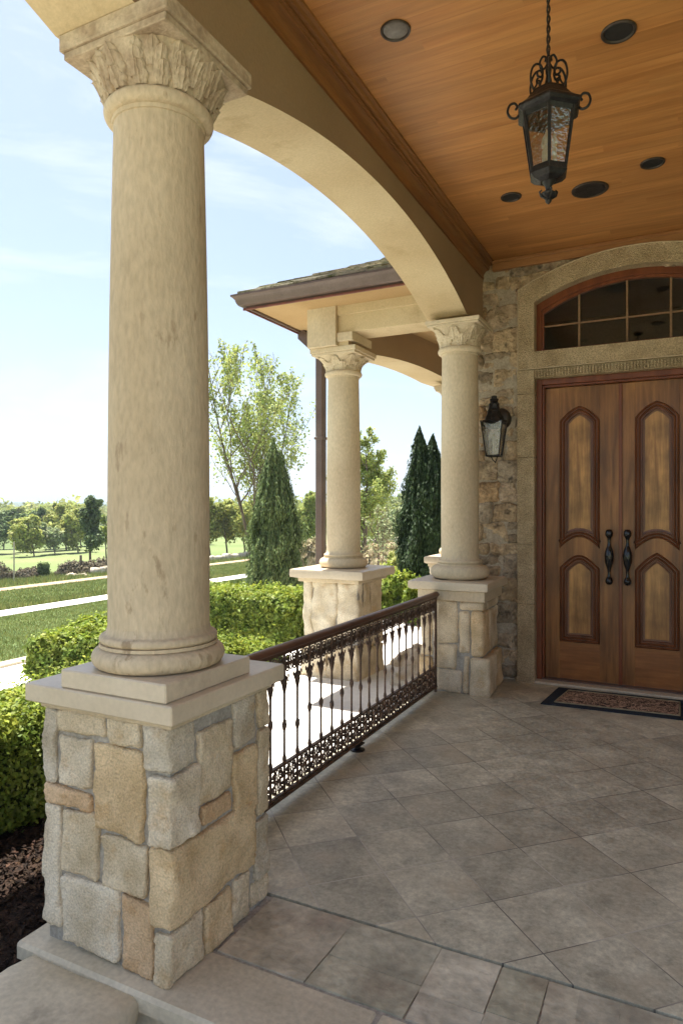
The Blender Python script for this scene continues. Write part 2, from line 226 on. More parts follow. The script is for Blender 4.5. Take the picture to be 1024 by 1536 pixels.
# ---------------------------------------------------------------- mesh helpers
class MB:
    def __init__(s): s.v=[]; s.f=[]; s.t=[]; s.n=0
    def add(s,v,f,tint=None):
        k=s.n; v=[tuple(a) for a in v]; s.v+=v; s.n+=len(v); s.f+=[tuple(i+k for i in q) for q in f]; s.t+=[tint or (1,1,1)]*len(v)
    def box(s,x0,x1,y0,y1,z0,z1,b=0,tint=None):
        x0,x1=sorted((x0,x1)); y0,y1=sorted((y0,y1)); z0,z1=sorted((z0,z1))
        if not b:
            v=[(x,y,z) for z in (z0,z1) for x,y in ((x0,y0),(x1,y0),(x1,y1),(x0,y1))]
            s.add(v,[(3,2,1,0),(4,5,6,7),(0,1,5,4),(1,2,6,5),(2,3,7,6),(3,0,4,7)],tint); return
        # chamfered box: 24 vertices
        P=[];X=(x0,x1);Y=(y0,y1);Z=(z0,z1); idx={}
        for i in (0,1):
            for j in (0,1):
                for k in (0,1):
                    sx,sy,sz=(1-2*i)*b,(1-2*j)*b,(1-2*k)*b
                    idx[i,j,k]=len(P); P+=[(X[i],Y[j]+sy,Z[k]+sz),(X[i]+sx,Y[j],Z[k]+sz),(X[i]+sx,Y[j]+sy,Z[k])]
        g=lambda i,j,k,a:idx[i,j,k]+a; F=[]
        for i in (0,1): F.append((g(i,0,0,0),g(i,1,0,0),g(i,1,1,0),g(i,0,1,0)) if i else (g(i,0,0,0),g(i,0,1,0),g(i,1,1,0),g(i,1,0,0)))
        for j in (0,1): F.append((g(0,j,0,1),g(0,j,1,1),g(1,j,1,1),g(1,j,0,1)) if j else (g(0,j,0,1),g(1,j,0,1),g(1,j,1,1),g(0,j,1,1)))
        for k in (0,1): F.append((g(0,0,k,2),g(1,0,k,2),g(1,1,k,2),g(0,1,k,2)) if k else (g(0,0,k,2),g(0,1,k,2),g(1,1,k,2),g(1,0,k,2)))
        for j in (0,1):
            for k in (0,1): F.append((g(0,j,k,1),g(1,j,k,1),g(1,j,k,2),g(0,j,k,2)))
        for i in (0,1):
            for k in (0,1): F.append((g(i,0,k,0),g(i,1,k,0),g(i,1,k,2),g(i,0,k,2)))
            for j in (0,1): F.append((g(i,j,0,0),g(i,j,1,0),g(i,j,1,1),g(i,j,0,1)))
        for i in (0,1):
            for j in (0,1):
                for k in (0,1): F.append((g(i,j,k,0),g(i,j,k,1),g(i,j,k,2)))
        s.add(P,F,tint)
    def lathe(s,prof,c=(0,0,0),seg=48,tint=None,caps=True):
        v=[];f=[];n=len(prof)
        for r,z in prof:
            for i in range(seg):
                a=2*PI*i/seg; v.append((c[0]+r*math.cos(a),c[1]+r*math.sin(a),c[2]+z))
        for j in range(n-1):
            for i in range(seg):
                k=(i+1)%seg; f.append((j*seg+i,j*seg+k,(j+1)*seg+k,(j+1)*seg+i))
        if caps:
            f.append(tuple(range(seg-1,-1,-1))); f.append(tuple((n-1)*seg+i for i in range(seg)))
        s.add(v,f,tint)
    def tube(s,pts,r,seg=6,tint=None,close=False):
        pts=[Vector(p) for p in pts]; n=len(pts); rs=r if hasattr(r,'__len__') else [r]*n
        v=[];f=[]; up=None
        for i,p in enumerate(pts):
            d=(pts[min(i+1,n-1)]-pts[max(i-1,0)])
            if d.length<1e-9: d=Vector((0,0,1))
            d.normalize()
            if up is None:
                up=d.orthogonal().normalized()
            up=(up-d*up.dot(d)); 
            if up.length<1e-6: up=d.orthogonal()
            up.normalize(); w=d.cross(up)
            for k in range(seg):
                a=2*PI*k/seg; v.append(p+(up*math.cos(a)+w*math.sin(a))*rs[i])
        for i in range(n-1):
            for k in range(seg):
                q=(k+1)%seg; f.append((i*seg+k,i*seg+q,(i+1)*seg+q,(i+1)*seg+k))
        f.append(tuple(range(seg-1,-1,-1))); f.append(tuple((n-1)*seg+i for i in range(seg)))
        s.add(v,f,tint)
    def prism(s,poly,a0,a1,fn,tint=None):
        """poly of 2-D points swept from a0 to a1; fn(u,v,a)->xyz"""
        n=len(poly); v=[fn(u,w,a0) for u,w in poly]+[fn(u,w,a1) for u,w in poly]
        f=[(i,(i+1)%n,n+(i+1)%n,n+i) for i in range(n)]; f.append(tuple(range(n-1,-1,-1))); f.append(tuple(range(n,2*n))); s.add(v,f,tint)
    def build(s,name,m,parent=None,smooth=False,ang=40):
        me=bpy.data.meshes.new(name); me.from_pydata(s.v,[],s.f); me.validate(); 
        import bmesh
        bm=bmesh.new(); bm.from_mesh(me); bmesh.ops.recalc_face_normals(bm,faces=bm.faces); bm.to_mesh(me); bm.free()
        if any(t!=(1,1,1) for t in s.t) and len(me.vertices)==len(s.t):
            a=me.color_attributes.new('tint','FLOAT_COLOR','POINT'); arr=np.ones((len(s.t),4),'f'); arr[:,:3]=np.array(s.t,'f'); a.data.foreach_set('color',arr.ravel())
        elif m is not None and m.name in TINTED:
            a=me.color_attributes.new('tint','FLOAT_COLOR','POINT'); a.data.foreach_set('color',np.ones(len(me.vertices)*4,'f'))
        if smooth:
            me.polygons.foreach_set('use_smooth',[True]*len(me.polygons))
            if ang<180:
                try: me.set_sharp_from_angle(angle=R(ang))
                except Exception: pass
        me.materials.append(m); o=bpy.data.objects.new(name,me); COL.objects.link(o)
        if parent: o.parent=parent
        return o
TINTED={'rubble','wall_rubble','mossy_slate','flagstone','bark_mulch','grass_blades','hedge_leaf','juniper_leaf','dark_cypress_leaf','spring_leaf','olive_leaf','grey_leaf','dark_leaf','dry_grass','scrub_leaf'}
def tag(o,label=None,cat=None,group=None,kind=None):
    for k,v in (('label',label),('category',cat),('group',group),('kind',kind)):
        if v: o[k]=v
    return o
def thing(name,label,cat,loc=(0,0,0),group=None):
    # parts are modelled in world coordinates: the parent stands at loc and part() shifts them
    o=bpy.data.objects.new(name,None); o.empty_display_size=.2; COL.objects.link(o); o.location=loc; return tag(o,label,cat,group)
def part(mb,name,m,t,smooth=False,label=None,ang=40):
    base=t; off=Vector((0,0,0))
    while base is not None: off+=Vector(base.location); base=base.parent
    mb.v=[(a-off.x,b-off.y,c-off.z) for a,b,c in mb.v]
    o=mb.build(name,m,t,smooth,ang)
    if label: o['label']=label
    return o
def nv(p,f,seed): return mn.noise_vector(Vector((p[0]*f+seed*3.7,p[1]*f+seed*1.3,p[2]*f-seed*2.1)))
def stone(mb,x0,x1,y0,y1,z0,z1,r=.03,amp=.008,fine=.003,step=.016,seed=0,tint=None,taper=0):
    c=((x0+x1)/2,(y0+y1)/2,(z0+z1)/2); h=((x1-x0)/2,(y1-y0)/2,(z1-z0)/2); r=min(r,*[a*.95 for a in h])
    n=[max(2,min(22,int(2*a/step))) for a in h]; idx={}; V=[]; F=[]
    def vid(i,j,k):
        if (i,j,k) not in idx:
            p=[(-1+2*q/m)*a for q,m,a in zip((i,j,k),n,h)]
            q=[max(-(a-r),min(a-r,b)) for a,b in zip(h,p)]
            d=Vector([a-b for a,b in zip(p,q)])
            if d.length>1e-9: d=d.normalized()*r
            w=Vector(q)+d; w+=Vector(c); dd=nv(w,6.5,seed)*amp*2+nv(w,22,seed+9)*amp*.7+nv(w,70,seed+5)*fine*2
            idx[i,j,k]=len(V); V.append(w+dd)
        return idx[i,j,k]
    for ax in range(3):
        o=[a for a in range(3) if a!=ax]
        for e in (0,n[ax]):
            for a in range(n[o[0]]):
                for b in range(n[o[1]]):
                    q=[]
                    for da,db in ((0,0),(1,0),(1,1),(0,1)):
                        ijk=[0,0,0]; ijk[ax]=e; ijk[o[0]]=a+da; ijk[o[1]]=b+db; q.append(vid(*ijk))
                    if (e==0)==(ax!=1): q.reverse()
                    F.append(tuple(q))
    mb.add(V,F,tint)
def card_mesh(name,m,pos,nrm,size,aspect=1.6,jit=.5,tint=(.75,1.2),parent=None,seed=0,up=False,smooth=False,tv=None,stretch=None):
    """many small diamond leaves at pos; nrm biases how they face"""
    rg=np.random.default_rng(seed); n=len(pos); pos=np.asarray(pos,'f')
    d=np.asarray(nrm,'f')+rg.normal(0,jit,(n,3)).astype('f'); d/=np.linalg.norm(d,axis=1,keepdims=True)+1e-6
    if up: a=np.tile(np.array([0,0,1.],'f'),(n,1))+rg.normal(0,.22,(n,3)).astype('f')
    else: a=rg.normal(0,1,(n,3)).astype('f')
    t=a-d*(a*d).sum(1,keepdims=True); t/=np.linalg.norm(t,axis=1,keepdims=True)+1e-6; b=np.cross(d,t)
    s=(np.asarray(size)*rg.uniform(.65,1.35,n))[:,None]
    fold=d*s*.18
    v=np.stack([pos-t*s*aspect*.5,pos+b*s*.5+fold,pos+t*s*aspect*.5,pos-b*s*.5+fold],1).reshape(-1,3).astype('f')
    if parent is not None:
        off=Vector((0,0,0)); q=parent
        while q is not None: off+=Vector(q.location); q=q.parent
        v-=np.array(off,'f')
    me=bpy.data.meshes.new(name); me.vertices.add(4*n); me.vertices.foreach_set('co',v.ravel())
    me.loops.add(4*n); me.loops.foreach_set('vertex_index',np.arange(4*n,dtype='i')); me.polygons.add(n); me.polygons.foreach_set('loop_start',np.arange(0,4*n,4,dtype='i'))
    me.update(calc_edges=True); me.validate()
    a_=me.color_attributes.new('tint','FLOAT_COLOR','POINT'); w=rg.uniform(tint[0],tint[1],n); col=np.ones((n,4),'f'); col[:,0]=w*rg.uniform(.9,1.12,n); col[:,1]=w; col[:,2]=w*rg.uniform(.8,1.1,n)
    if tv is not None: col[:,:3]*=np.asarray(tv)[:,None] if np.ndim(tv)==1 else tv
    a_.data.foreach_set('color',np.repeat(col,4,0).ravel()); me.materials.append(m)
    o=bpy.data.objects.new(name,me); COL.objects.link(o)
    if parent: o.parent=parent
    return o
# ---------------------------------------------------------------- terrain
ZP=[(-6000,-14),(-1500,-12),(-400,-6),(-150,-3.4),(-60,-2.2),(-44,-1.8),(-24,-1.3),(-19,-1.0),(-13,-.7),(-8,-.45),(-5.6,-.43),(-4.2,-.17),(-2.04,-.16),(-1.9,-.36),(400,-.36),(6000,-2)]
def gz(x):
    for (a,za),(b,zb) in zip(ZP,ZP[1:]):
        if x<=b: return za+(zb-za)*(x-a)/(b-a)
    return ZP[-1][1]
def sheet(name,x0,x1,y0,y1,m,dz,label=None,skew=0):
    xs=sorted({x0,x1}|{a for a,_ in ZP if x0<a<x1}); mb=MB()
    ys=[y0+(y1-y0)*i/12 for i in range(13)]
    v=[(x,y,gz(x)+dz) for x in xs for y in ys]; k=len(ys)
    f=[(i*k+j,(i+1)*k+j,(i+1)*k+j+1,i*k+j+1) for i in range(len(xs)-1) for j in range(k-1)]; mb.add(v,f)
    o=mb.build(name,m); tag(o,kind='structure'); return o
sheet('lawn_ground',-5000,5000,-3000,6000,LAWN,0)
sheet('garden_patio',-7.75,-2.04,-6,30,PAVE,.006)
mb=MB(); mb.box(-7.93,-7.75,-6,30,-.6,-.40,.012); tag(mb.build('lawn_kerb',KERB),kind='structure')
sheet('garden_path',-13.9,-12.85,-30,90,PAVE,.008)
sheet('dirt_path',-20.4,-19.1,-60,160,DIRT,.008)
sheet('golf_green',-52,-24.5,-40,240,GREEN,.006)
# far woods and hills
def ridge(name,dist,hmin,hmax,seed,m,a0=R(-30),a1=R(125),base=-20,thick=300):
    mb=MB(); n=220; top=[];bot=[];bk=[]
    for i in range(n+1):
        a=a0+(a1-a0)*i/n; x,y=-math.sin(a)*dist,math.cos(a)*dist
        h=hmin+(hmax-hmin)*(.5+.5*mn.noise(Vector((a*5,seed,0)))+.22*mn.noise(Vector((a*17,seed+4,0)))+.06*mn.noise(Vector((a*90,seed+8,0))))
        top.append((x,y,h)); bot.append((x*.9,y*.9,base)); bk.append((x*(1+thick/dist),y*(1+thick/dist),base))
    k=n+1; v=bot+top+bk; f=[(i,i+1,k+i+1,k+i) for i in range(n)]+[(k+i,k+i+1,2*k+i+1,2*k+i) for i in range(n)]
    mb.add(v,f); o=mb.build(name,m,None,True,180); tag(o,kind='structure'); return o
ridge('far_hills',2600,34,58,3,HILL)
ridge('near_hills',800,3,13,11,HILL)
# ---------------------------------------------------------------- vegetation
RG=np.random.default_rng(5)
def boxed_hedge(name,label,cx,cy,hx,hy,z0,z1,rot,n,leaf,m,seed,group=None,rounded=.16,lump=.035,tint=(.7,1.25)):
    t=thing(name,label,'hedge' if 'hedge' in name else 'shrub',(cx,cy,z0),group)
    rg=np.random.default_rng(seed); hz=(z1-z0)/2; h=np.array([hx,hy,hz]); r=min(rounded,*(h*.95))
    # points on a rounded box surface, weighted to the sides and top
    A=np.array([hy*hz,hx*hz,hx*hy]); w=np.concatenate([A,A]); w/=w.sum(); face=rg.choice(6,n,p=w); p=rg.uniform(-1,1,(n,3))*h
    for k in range(6):
        ms=face==k; p[ms,k%3]=h[k%3]*(1 if k<3 else -1)
    q=np.clip(p,-(h-r),h-r); d=p-q; L=np.linalg.norm(d,axis=1,keepdims=True); d=d/(L+1e-6); s=q+d*r
    amp=np.array([mn.noise(Vector(a*3.1)+Vector((seed,0,0)))*1.3+mn.noise(Vector(a*8)+Vector((seed,3,0)))*.7 for a in s])
    depth=np.abs(rg.normal(0,.035,n)); s=s+d*(amp*lump-depth+.012)[:,None]
    spr=rg.random(n)<.07; s[spr]+=(d[spr]+np.array([0,0,.5]))*rg.uniform(.01,.06,spr.sum())[:,None]
    c,sn=math.cos(rot),math.sin(rot); Rm=np.array([[c,-sn,0],[sn,c,0],[0,0,1]])
    s=s@Rm.T+np.array([cx,cy,(z0+z1)/2]); d=d@Rm.T
    top=np.clip((s[:,2]-(z1-.10))/.10,0,1)*(rg.random(n)<.8)   # yellow young shoots on the clipped top
    tvv=np.stack([1+.42*top,1+.30*top,1+.1*top],1); spr=rg.random(n)<.10; tvv[spr]*=np.array([1.2,1.15,1.0])
    card_mesh('foliage',m,s,d+np.array([0,0,.25]),leaf,1.5,.75,tint,t,seed,tv=tvv)
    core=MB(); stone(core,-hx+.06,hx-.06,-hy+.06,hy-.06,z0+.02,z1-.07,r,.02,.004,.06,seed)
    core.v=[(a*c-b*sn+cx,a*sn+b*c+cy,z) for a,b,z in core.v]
    part(core,'stems',HCORE,t,True,ang=180); return t  # solid dark green block filling the hedge in place of single stems
def conifer(name,label,x,y,h,rad,n,m,seed,tips=((0,0,1.0),),size=.05):
    z0=gz(x); t=thing(name,label,'tree',(x,y,z0)); rg=np.random.default_rng(seed); P=[];D=[]
    for tx,ty,th in tips:
        k=int(n/len(tips)); u=rg.random(k)**.85; z=.02+u*(th-.02)
        prof=np.interp(z/th,[0,.08,.25,.5,.75,.9,1],[.78,.95,1.0,.82,.5,.24,.03])
        ang=rg.uniform(0,2*PI,k)
        lump=np.array([mn.noise(Vector((math.cos(a)*1.7+seed,math.sin(a)*1.7,zz*9))) for a,zz in zip(ang,z)])
        strand=np.array([mn.noise(Vector((a*4+seed,zz*2.5,5))) for a,zz in zip(ang,z)])
        fine_=np.array([mn.noise(Vector((math.cos(a)*5+seed*2,math.sin(a)*5,zz*7))) for a,zz in zip(ang,z)])
        rr=rad*prof*(1+.26*lump+.26*strand+.28*fine_)*rg.uniform(.6,1.05,k); z=z+.03*fine_*(rg.random(k)<.6)
        cxx=tx*(z/th)**1.2; cyy=ty*(z/th)**1.2
        P.append(np.stack([x+cxx+rr*np.cos(ang),y+cyy+rr*np.sin(ang),z0+z*h],1)); D.append(np.stack([np.cos(ang),np.sin(ang),.35*np.ones(k)],1))
    P=np.concatenate(P);D=np.concatenate(D)
    card_mesh('foliage',m,P,D,size,2.6,.45,(.6,1.35),t,seed,up=True)
    mb=MB(); mb.tube([(x,y,z0-.1),(x,y,z0+h*.5),(x+tips[0][0]*.8,y+tips[0][1]*.8,z0+h*.9)],[.07,.04,.01],8); part(mb,'trunk',BARK,t,True); return t
def tree(name,label,x,y,h,spread,crown0,n,m,seed,stems=1,leaf=.08,group=None,limbs=9,trunk_r=None,upright=.6,clump=.22,cat='tree',dens=1.0,tint=(.7,1.25)):
    """trunk and limbs as tapering tubes; leaves gathered in clumps along and at the ends of the twigs"""
    z0=gz(x); t=thing(name,label,cat,(x,y,z0),group); rg=np.random.default_rng(seed); mb=MB(); cl=[]; tr=trunk_r or h*.018
    def branch(p,d,L,r,lev):
        pts=[p];k=5;q=Vector(p);dd=Vector(d).normalized()
        for i in range(k):
            dd=(dd+Vector(rg.normal(0,.13,3))+Vector((0,0,.06*upright))).normalized(); q=q+dd*L/k; pts.append(q.copy())
        mb.tube(pts,[max(.004,r*(1-.8*i/k)) for i in range(k+1)],6 if lev<2 else 4)
        if lev>=1:
            for i in range(2,k+1): cl.append((pts[i],L*clump*(1.0 if lev>1 else .7)))
        if lev<3:
            c=(limbs if lev==0 else 4 if lev==1 else 3)
            for j in range(c):
                f=(crown0+(1-crown0)*(j+.5)/c) if lev==0 else .3+.65*(j+.5)/c
                i=min(k-1,int(f*k)); bp_=pts[i].lerp(pts[i+1],f*k-i); a=rg.uniform(0,2*PI)+j*2.4
                out=Vector((math.cos(a),math.sin(a),0)); tilt=upright*rg.uniform(.7,1.5)
                nd=(out+dd*.3+Vector((0,0,tilt))).normalized()
                nl=(spread*(1.15-.75*f) if lev==0 else L*.52)*rg.uniform(.75,1.2)
                branch(bp_,nd,nl,r*(1-.75*f)*.6+.002,lev+1)
    for s in range(stems):
        a=2*PI*s/max(1,stems)+seed; lean=.0 if stems==1 else .16
        branch(Vector((x,y,z0-.1)),Vector((math.cos(a)*lean,math.sin(a)*lean,1)),h*(.9 if s==0 else rg.uniform(.7,.88)),tr*(1 if s==0 else .75),0)
    part(mb,'trunk',BARK,t,True)
    if n:
        C=np.array([c[0] for c in cl]); S=np.array([c[1] for c in cl]); keep=rg.random(len(C))<dens; C=C[keep];S=S[keep]
        pick=rg.choice(len(C),n,p=S/S.sum()); off=rg.normal(0,1,(n,3)); off/=np.linalg.norm(off,axis=1,keepdims=True); rad=rg.random(n)**.45
        P=C[pick]+off*(rad*S[pick])[:,None]*np.array([1,1,.85]); tv=rg.uniform(.8,1.2,len(C))[pick]
        card_mesh('crown',m,P,off+np.array([0,0,.5]),leaf,1.5,.8,tint,t,seed,tv=tv)
    return t
def shrub(name,label,x,y,rx,ry,h,n,leaf,m,seed,group=None,cat='shrub',up=False,asp=1.5,z=None):
    z0=gz(x) if z is None else z; t=thing(name,label,cat,(x,y,z0),group); rg=np.random.default_rng(seed)
    d=rg.normal(0,1,(n,3)); d[:,2]=np.abs(d[:,2]); d/=np.linalg.norm(d,axis=1,keepdims=True)
    lump=np.array([1+.35*mn.noise(Vector(a*2.3)+Vector((seed,0,0)))+.2*mn.noise(Vector(a*6)+Vector((seed,5,0))) for a in d])
    P=d*np.array([rx,ry,h])*(lump*(1-.45*rg.random(n)**2.2))[:,None]+np.array([x,y,z0])
    card_mesh('foliage',m,P,d+np.array([0,0,.2]),leaf,asp,.6,(.65,1.3),t,seed,up=up)
    mb=MB()
    for i in range(7):
        a=i*2.4; mb.tube([(x,y,z0-.05),(x+rx*.35*math.cos(a),y+ry*.35*math.sin(a),z0+h*.5),(x+rx*.7*math.cos(a),y+ry*.7*math.sin(a),z0+h*.75)],[.02,.012,.005],5)
    part(mb,'stems',BARK,t); return t
# ================================================================ porch floor and steps
WY=6.37; CZ=3.93
def rect(mb,x0,x1,y0,y1,z,tint=None): mb.add([(x0,y0,z),(x1,y0,z),(x1,y1,z),(x0,y1,z)],[(0,1,2,3)],tint)
mb=MB(); mb.box(-2.05,3.2,2.375,6.6,-.5,0); tag(mb.build('porch_floor',TILE),kind='structure')
# border of irregular flagstones: real slabs with open joints over a bedding slab
mb=MB(); mb.box(-2.05,3.2,1.78,2.361,-.5,-.006); tag(mb.build('flagstone_bedding',MATS['mortar']),kind='structure')
mb=MB(); r_=random.Random(12); x=-1.56
def slab(x0,x1,y0,y1,s):
    k=r_.uniform(.8,1.14); sl_=[r_.uniform(-.008,.008) for _ in range(4)]; z=[r_.uniform(-.001,.0012) for _ in range(4)]; g=.0013
    c=[(x0+g+sl_[0],y0+g),(x1-g+sl_[1],y0+g),(x1-g+sl_[2],y1-g),(x0+g+sl_[3],y1-g)]
    ti=(k,k*r_.uniform(.96,1.0),k*r_.uniform(.92,1.0)); v=[(a,b,-.02) for a,b in c]+[(a,b,zz) for (a,b),zz in zip(c,z)]
    mb.add(v,[(0,1,5,4),(1,2,6,5),(2,3,7,6),(3,0,4,7),(4,5,6,7)],ti)
x=-1.50
while x<3.1:
    w=r_.choice([.16,.22,.28,.36]); x1=min(3.2,x+w); k=r_.random()
    if k<.35: slab(x,x1,1.98,2.36,0)
    elif k<.7: yy=r_.uniform(2.1,2.22); slab(x,x1,1.98,yy,0); slab(x,x1,yy,2.36,0)
    else: xm=x+w*r_.uniform(.4,.6); slab(x,xm,1.98,2.36,0); slab(xm,x1,1.98,2.36,0)
    x=x1
tag(mb.build('flagstone_border',FLAG),kind='structure')
mb=MB(); x=-1.62
mb.box(-2.2,-.86,1.60,1.975,-.07,.0,.012); mb.box(-.855,.35,1.60,1.975,-.07,.0,.012); mb.box(.355,1.7,1.60,1.975,-.07,.0,.012); mb.box(1.705,3.2,1.60,1.975,-.07,.0,.012)
mb.box(-2.15,3.2,1.64,1.80,-.5,-.07)
mb.v=[(a,b if b>1.7 else b+.085,c) for a,b,c in mb.v]
tag(mb.build('porch_step_nosing',STEP),kind='structure')
mb=MB(); mb.box(-1.7,3.2,-.6,1.75,-.6,-.17,.01); tag(mb.build('lower_step',STEP),kind='structure')
mb=MB(); mb.box(-6,7,-9,-.6,-.7,-.3,.01); tag(mb.build('entry_walk',STEP),kind='structure')
# low bull-nosed slab flanking the steps
mb=MB(); stone(mb,-2.13,-1.585,-.6,1.70,-.115,-.005,.045,.003,.0012,.02,3); mb.box(-2.1,-1.615,-.55,1.6,-.5,-.10)
tag(mb.build('step_flanking_slab',STEP,None,True,60),kind='structure')
mb=MB(); n=60
v=[];f=[]
for i in range(n+1):
    for j in range(2*n+1):
        X=-4.6+2.55*i/n; Y=-1.5+4.3*j/(2*n); p=Vector((X*9,Y*9,0)); v.append((X,Y,-.125+.022*mn.noise(p)+.018*mn.noise(p*3.3)))
m_=2*n+1; f=[(i*m_+j,(i+1)*m_+j,(i+1)*m_+j+1,i*m_+j+1) for i in range(n) for j in range(2*n)]
mb.add(v,f); o=mb.build('mulch_bed',MULCH,None,True,180); tag(o,kind='structure')
P=RG.uniform((-3.3,.6,-.13),(-2.12,2.75,-.10),(9000,3)); o=card_mesh('bark_chips',MULCH,P,np.tile([0,0,1.],(9000,1)),.016,2.4,.5,(.4,2.1),None,77); tag(o,'dark shredded bark mulch lying beside the pedestal','mulch',kind='stuff')
# ================================================================ pedestals
def stones_from(list_,seed,step,amp,r):
    mb=MB()
    for i,(x0,x1,y0,y1,z0,z1,ti) in enumerate(list_): stone(mb,x0,x1,y0,y1,z0,z1,r,amp,.0026,step,seed+i,ti)
    return mb
W_=(1.14,1.11,1.05); T_=(1.05,.89,.66); O_=(1.03,.82,.62); G_=(.93,.92,.89); M_=(1.05,.98,.85)
a=thing('stone_pedestal','near pedestal of big tan and grey fieldstones under the thick column','pedestal',(-1.82,2.05,0),'stone pedestals under the columns')
fr=[(-2.135,-2.066,.585,.862,G_),(-2.13,-1.885,.510,.580,O_),(-2.13,-2.045,.055,.503,W_),(-2.052,-1.822,.782,.862,M_),(-1.812,-1.655,.772,.862,M_),(-2.052,-1.888,.590,.770,W_),
    (-1.872,-1.640,.458,.762,T_),(-2.032,-1.850,.272,.500,M_),(-1.836,-1.628,.270,.447,M_),(-2.032,-1.752,.012,.262,W_),(-1.740,-1.598,.008,.258,O_)]
L_=[(x0,x1,1.748,1.90,z0,z1,t) for x0,x1,z0,z1,t in fr]
L_+=[(-1.642,-1.517,1.742,1.882,.712,.862,G_),(-1.618,-1.512,1.740,1.905,.462,.700,W_),(-1.615,-1.512,1.742,2.250,.188,.452,T_),(-1.585,-1.510,1.738,1.925,.0,.176,M_)]
rt=[(1.898,2.100,.545,.812,M_),(2.115,2.262,.676,.862,G_),(2.274,2.352,.716,.862,M_),(2.112,2.262,.410,.664,T_),(2.272,2.358,.350,.704,M_),(1.916,2.100,.462,.533,O_),(2.262,2.360,.112,.338,G_),(1.938,2.10,.0,.176,T_),(2.112,2.22,.0,.176,M_),(2.232,2.352,.0,.10,M_)]
L_+=[(-1.66,-1.518,y0,y1,z0,z1,t) for y0,y1,z0,z1,t in rt]
r_=random.Random(4); z=.0   # the two faces turned away from the steps
while z<.84:
    hh=r_.uniform(.13,.24); z1=min(.862,z+hh)
    for k in range(2):
        L_.append((-2.128,-2.0,1.915+.22*k,2.125+.22*k,z+.01,z1,r_.choice([W_,T_,M_,G_]))); L_.append((-2.11+.23*k,-1.9+.23*k,2.22,2.352,z+.01,z1,r_.choice([W_,T_,M_,G_])))
    z=z1+.004
part(stones_from(L_,20,.0095,.0070,.013),'stones',STONE,a,True,ang=180)
mb=MB(); mb.box(-2.112,-1.535,1.767,2.339,-.3,.88); mb.box(-2.2,-2.105,1.765,2.34,-.3,-.015,.008); part(mb,'mortar',MORTAR,a)
mb=MB(); mb.box(-2.183,-1.483,1.713,2.412,.885,.951,.005); part(mb,'cap',CAP,a)
mb=MB(); mb.box(-2.135,-1.512,1.743,2.362,.862,.885,.004); part(mb,'cap_moulding',LIME,a)
def pedestal2(name_label,L,core,cap,capm,seed,step,amp,r,bed=None):
    t=thing('stone_pedestal',name_label,'pedestal',((core[0]+core[1])/2,(core[2]+core[3])/2,core[4]),'stone pedestals under the columns')
    part(stones_from(L,seed,step,amp,r),'stones',STONE,t,True,ang=180)
    mb=MB(); mb.box(*core); part(mb,'mortar',MORTAR,t)
    mb=MB(); stone(mb,*cap,.022,.0015,.0005,.03,seed+50); part(mb,'cap',CAP,t,True,ang=60)
    mb=MB(); mb.box(*capm,.006); part(mb,'cap_moulding',LIME,t); return t
Lc=[]
for y0,y1 in ((5.665,5.80),):
    Lc+=[(-2.075,-1.965,y0,y1,.30,.80,M_),(-1.955,-1.735,y0,y1,.42,.80,M_),(-1.945,-1.745,y0-.01,y1,.205,.41,M_),(-1.725,-1.63,y0,y1,.345,.715,M_),(-1.62,-1.508,y0-.008,y1+.07,.335,.715,T_),
         (-1.955,-1.70,y0,y1,.0,.195,W_),(-2.10,-1.965,y0-.01,y1,-.02,.29,T_),(-1.69,-1.635,y0-.004,y1,.0,.335,M_),(-1.625,-1.455,y0-.03,y1+.13,-.01,.325,M_)]
Lc+=[(-1.62,-1.515,5.885,6.2,.335,.715,M_),(-1.62,-1.475,5.94,6.21,.0,.325,T_),(-1.73,-1.513,5.66,5.80,.722,.80,M_),(-1.62,-1.513,5.81,6.2,.722,.80,M_)]
for k in range(3): Lc+=[(-2.08,-1.95,5.81+.13*k,5.93+.13*k,.0,.39,M_),(-2.08,-1.95,5.81+.13*k,5.93+.13*k,.4,.79,W_)]
pedestal2('cream block pedestal at the far end of the railing, against the house wall',Lc,(-2.06,-1.53,5.68,6.2,-.44,.89),(-2.17,-1.45,5.58,6.33,.89,.968),(-2.09,-1.49,5.635,6.24,.80,.89),60,.02,.006,.022)
CREAM=(1.22,1.2,1.12)
Lb=[(-3.60,-3.49,6.22,6.36,.25,.84,CREAM),(-3.48,-3.20,6.205,6.36,.22,.84,CREAM),(-3.19,-2.955,6.215,6.36,.25,.84,CREAM),(-2.97,-2.945,6.37,6.52,.2,.84,M_),(-2.97,-2.94,6.53,6.82,.15,.84,M_),
    (-3.61,-3.30,6.19,6.4,-.44,.21,CREAM),(-3.29,-2.93,6.18,6.5,-.44,.19,M_),(-3.0,-2.92,6.51,6.85,-.44,.13,M_),(-3.61,-3.5,6.37,6.85,-.44,.84,CREAM)]
pedestal2('pale rock faced pedestal standing on the patio beyond the railing',Lb,(-3.58,-2.965,6.24,6.84,-.6,.87),(-3.70,-2.84,6.10,6.96,.87,.965),(-3.63,-2.92,6.17,6.9,.83,.87),90,.024,.014,.02)
Ld=[(-3.00,-2.72,8.52,8.7,-.44,.2,M_),(-2.71,-2.40,8.52,8.7,-.44,.2,W_),(-3.00,-2.70,8.52,8.7,.21,.84,W_),(-2.69,-2.40,8.52,8.7,.21,.84,M_)]
pedestal2('pale pedestal almost hidden behind the column by the house wall',Ld,(-2.98,-2.42,8.55,9.1,-.6,.87),(-3.06,-2.34,8.46,9.18,.87,.965),(-3.01,-2.39,8.5,9.14,.83,.87),120,.03,.01,.02)
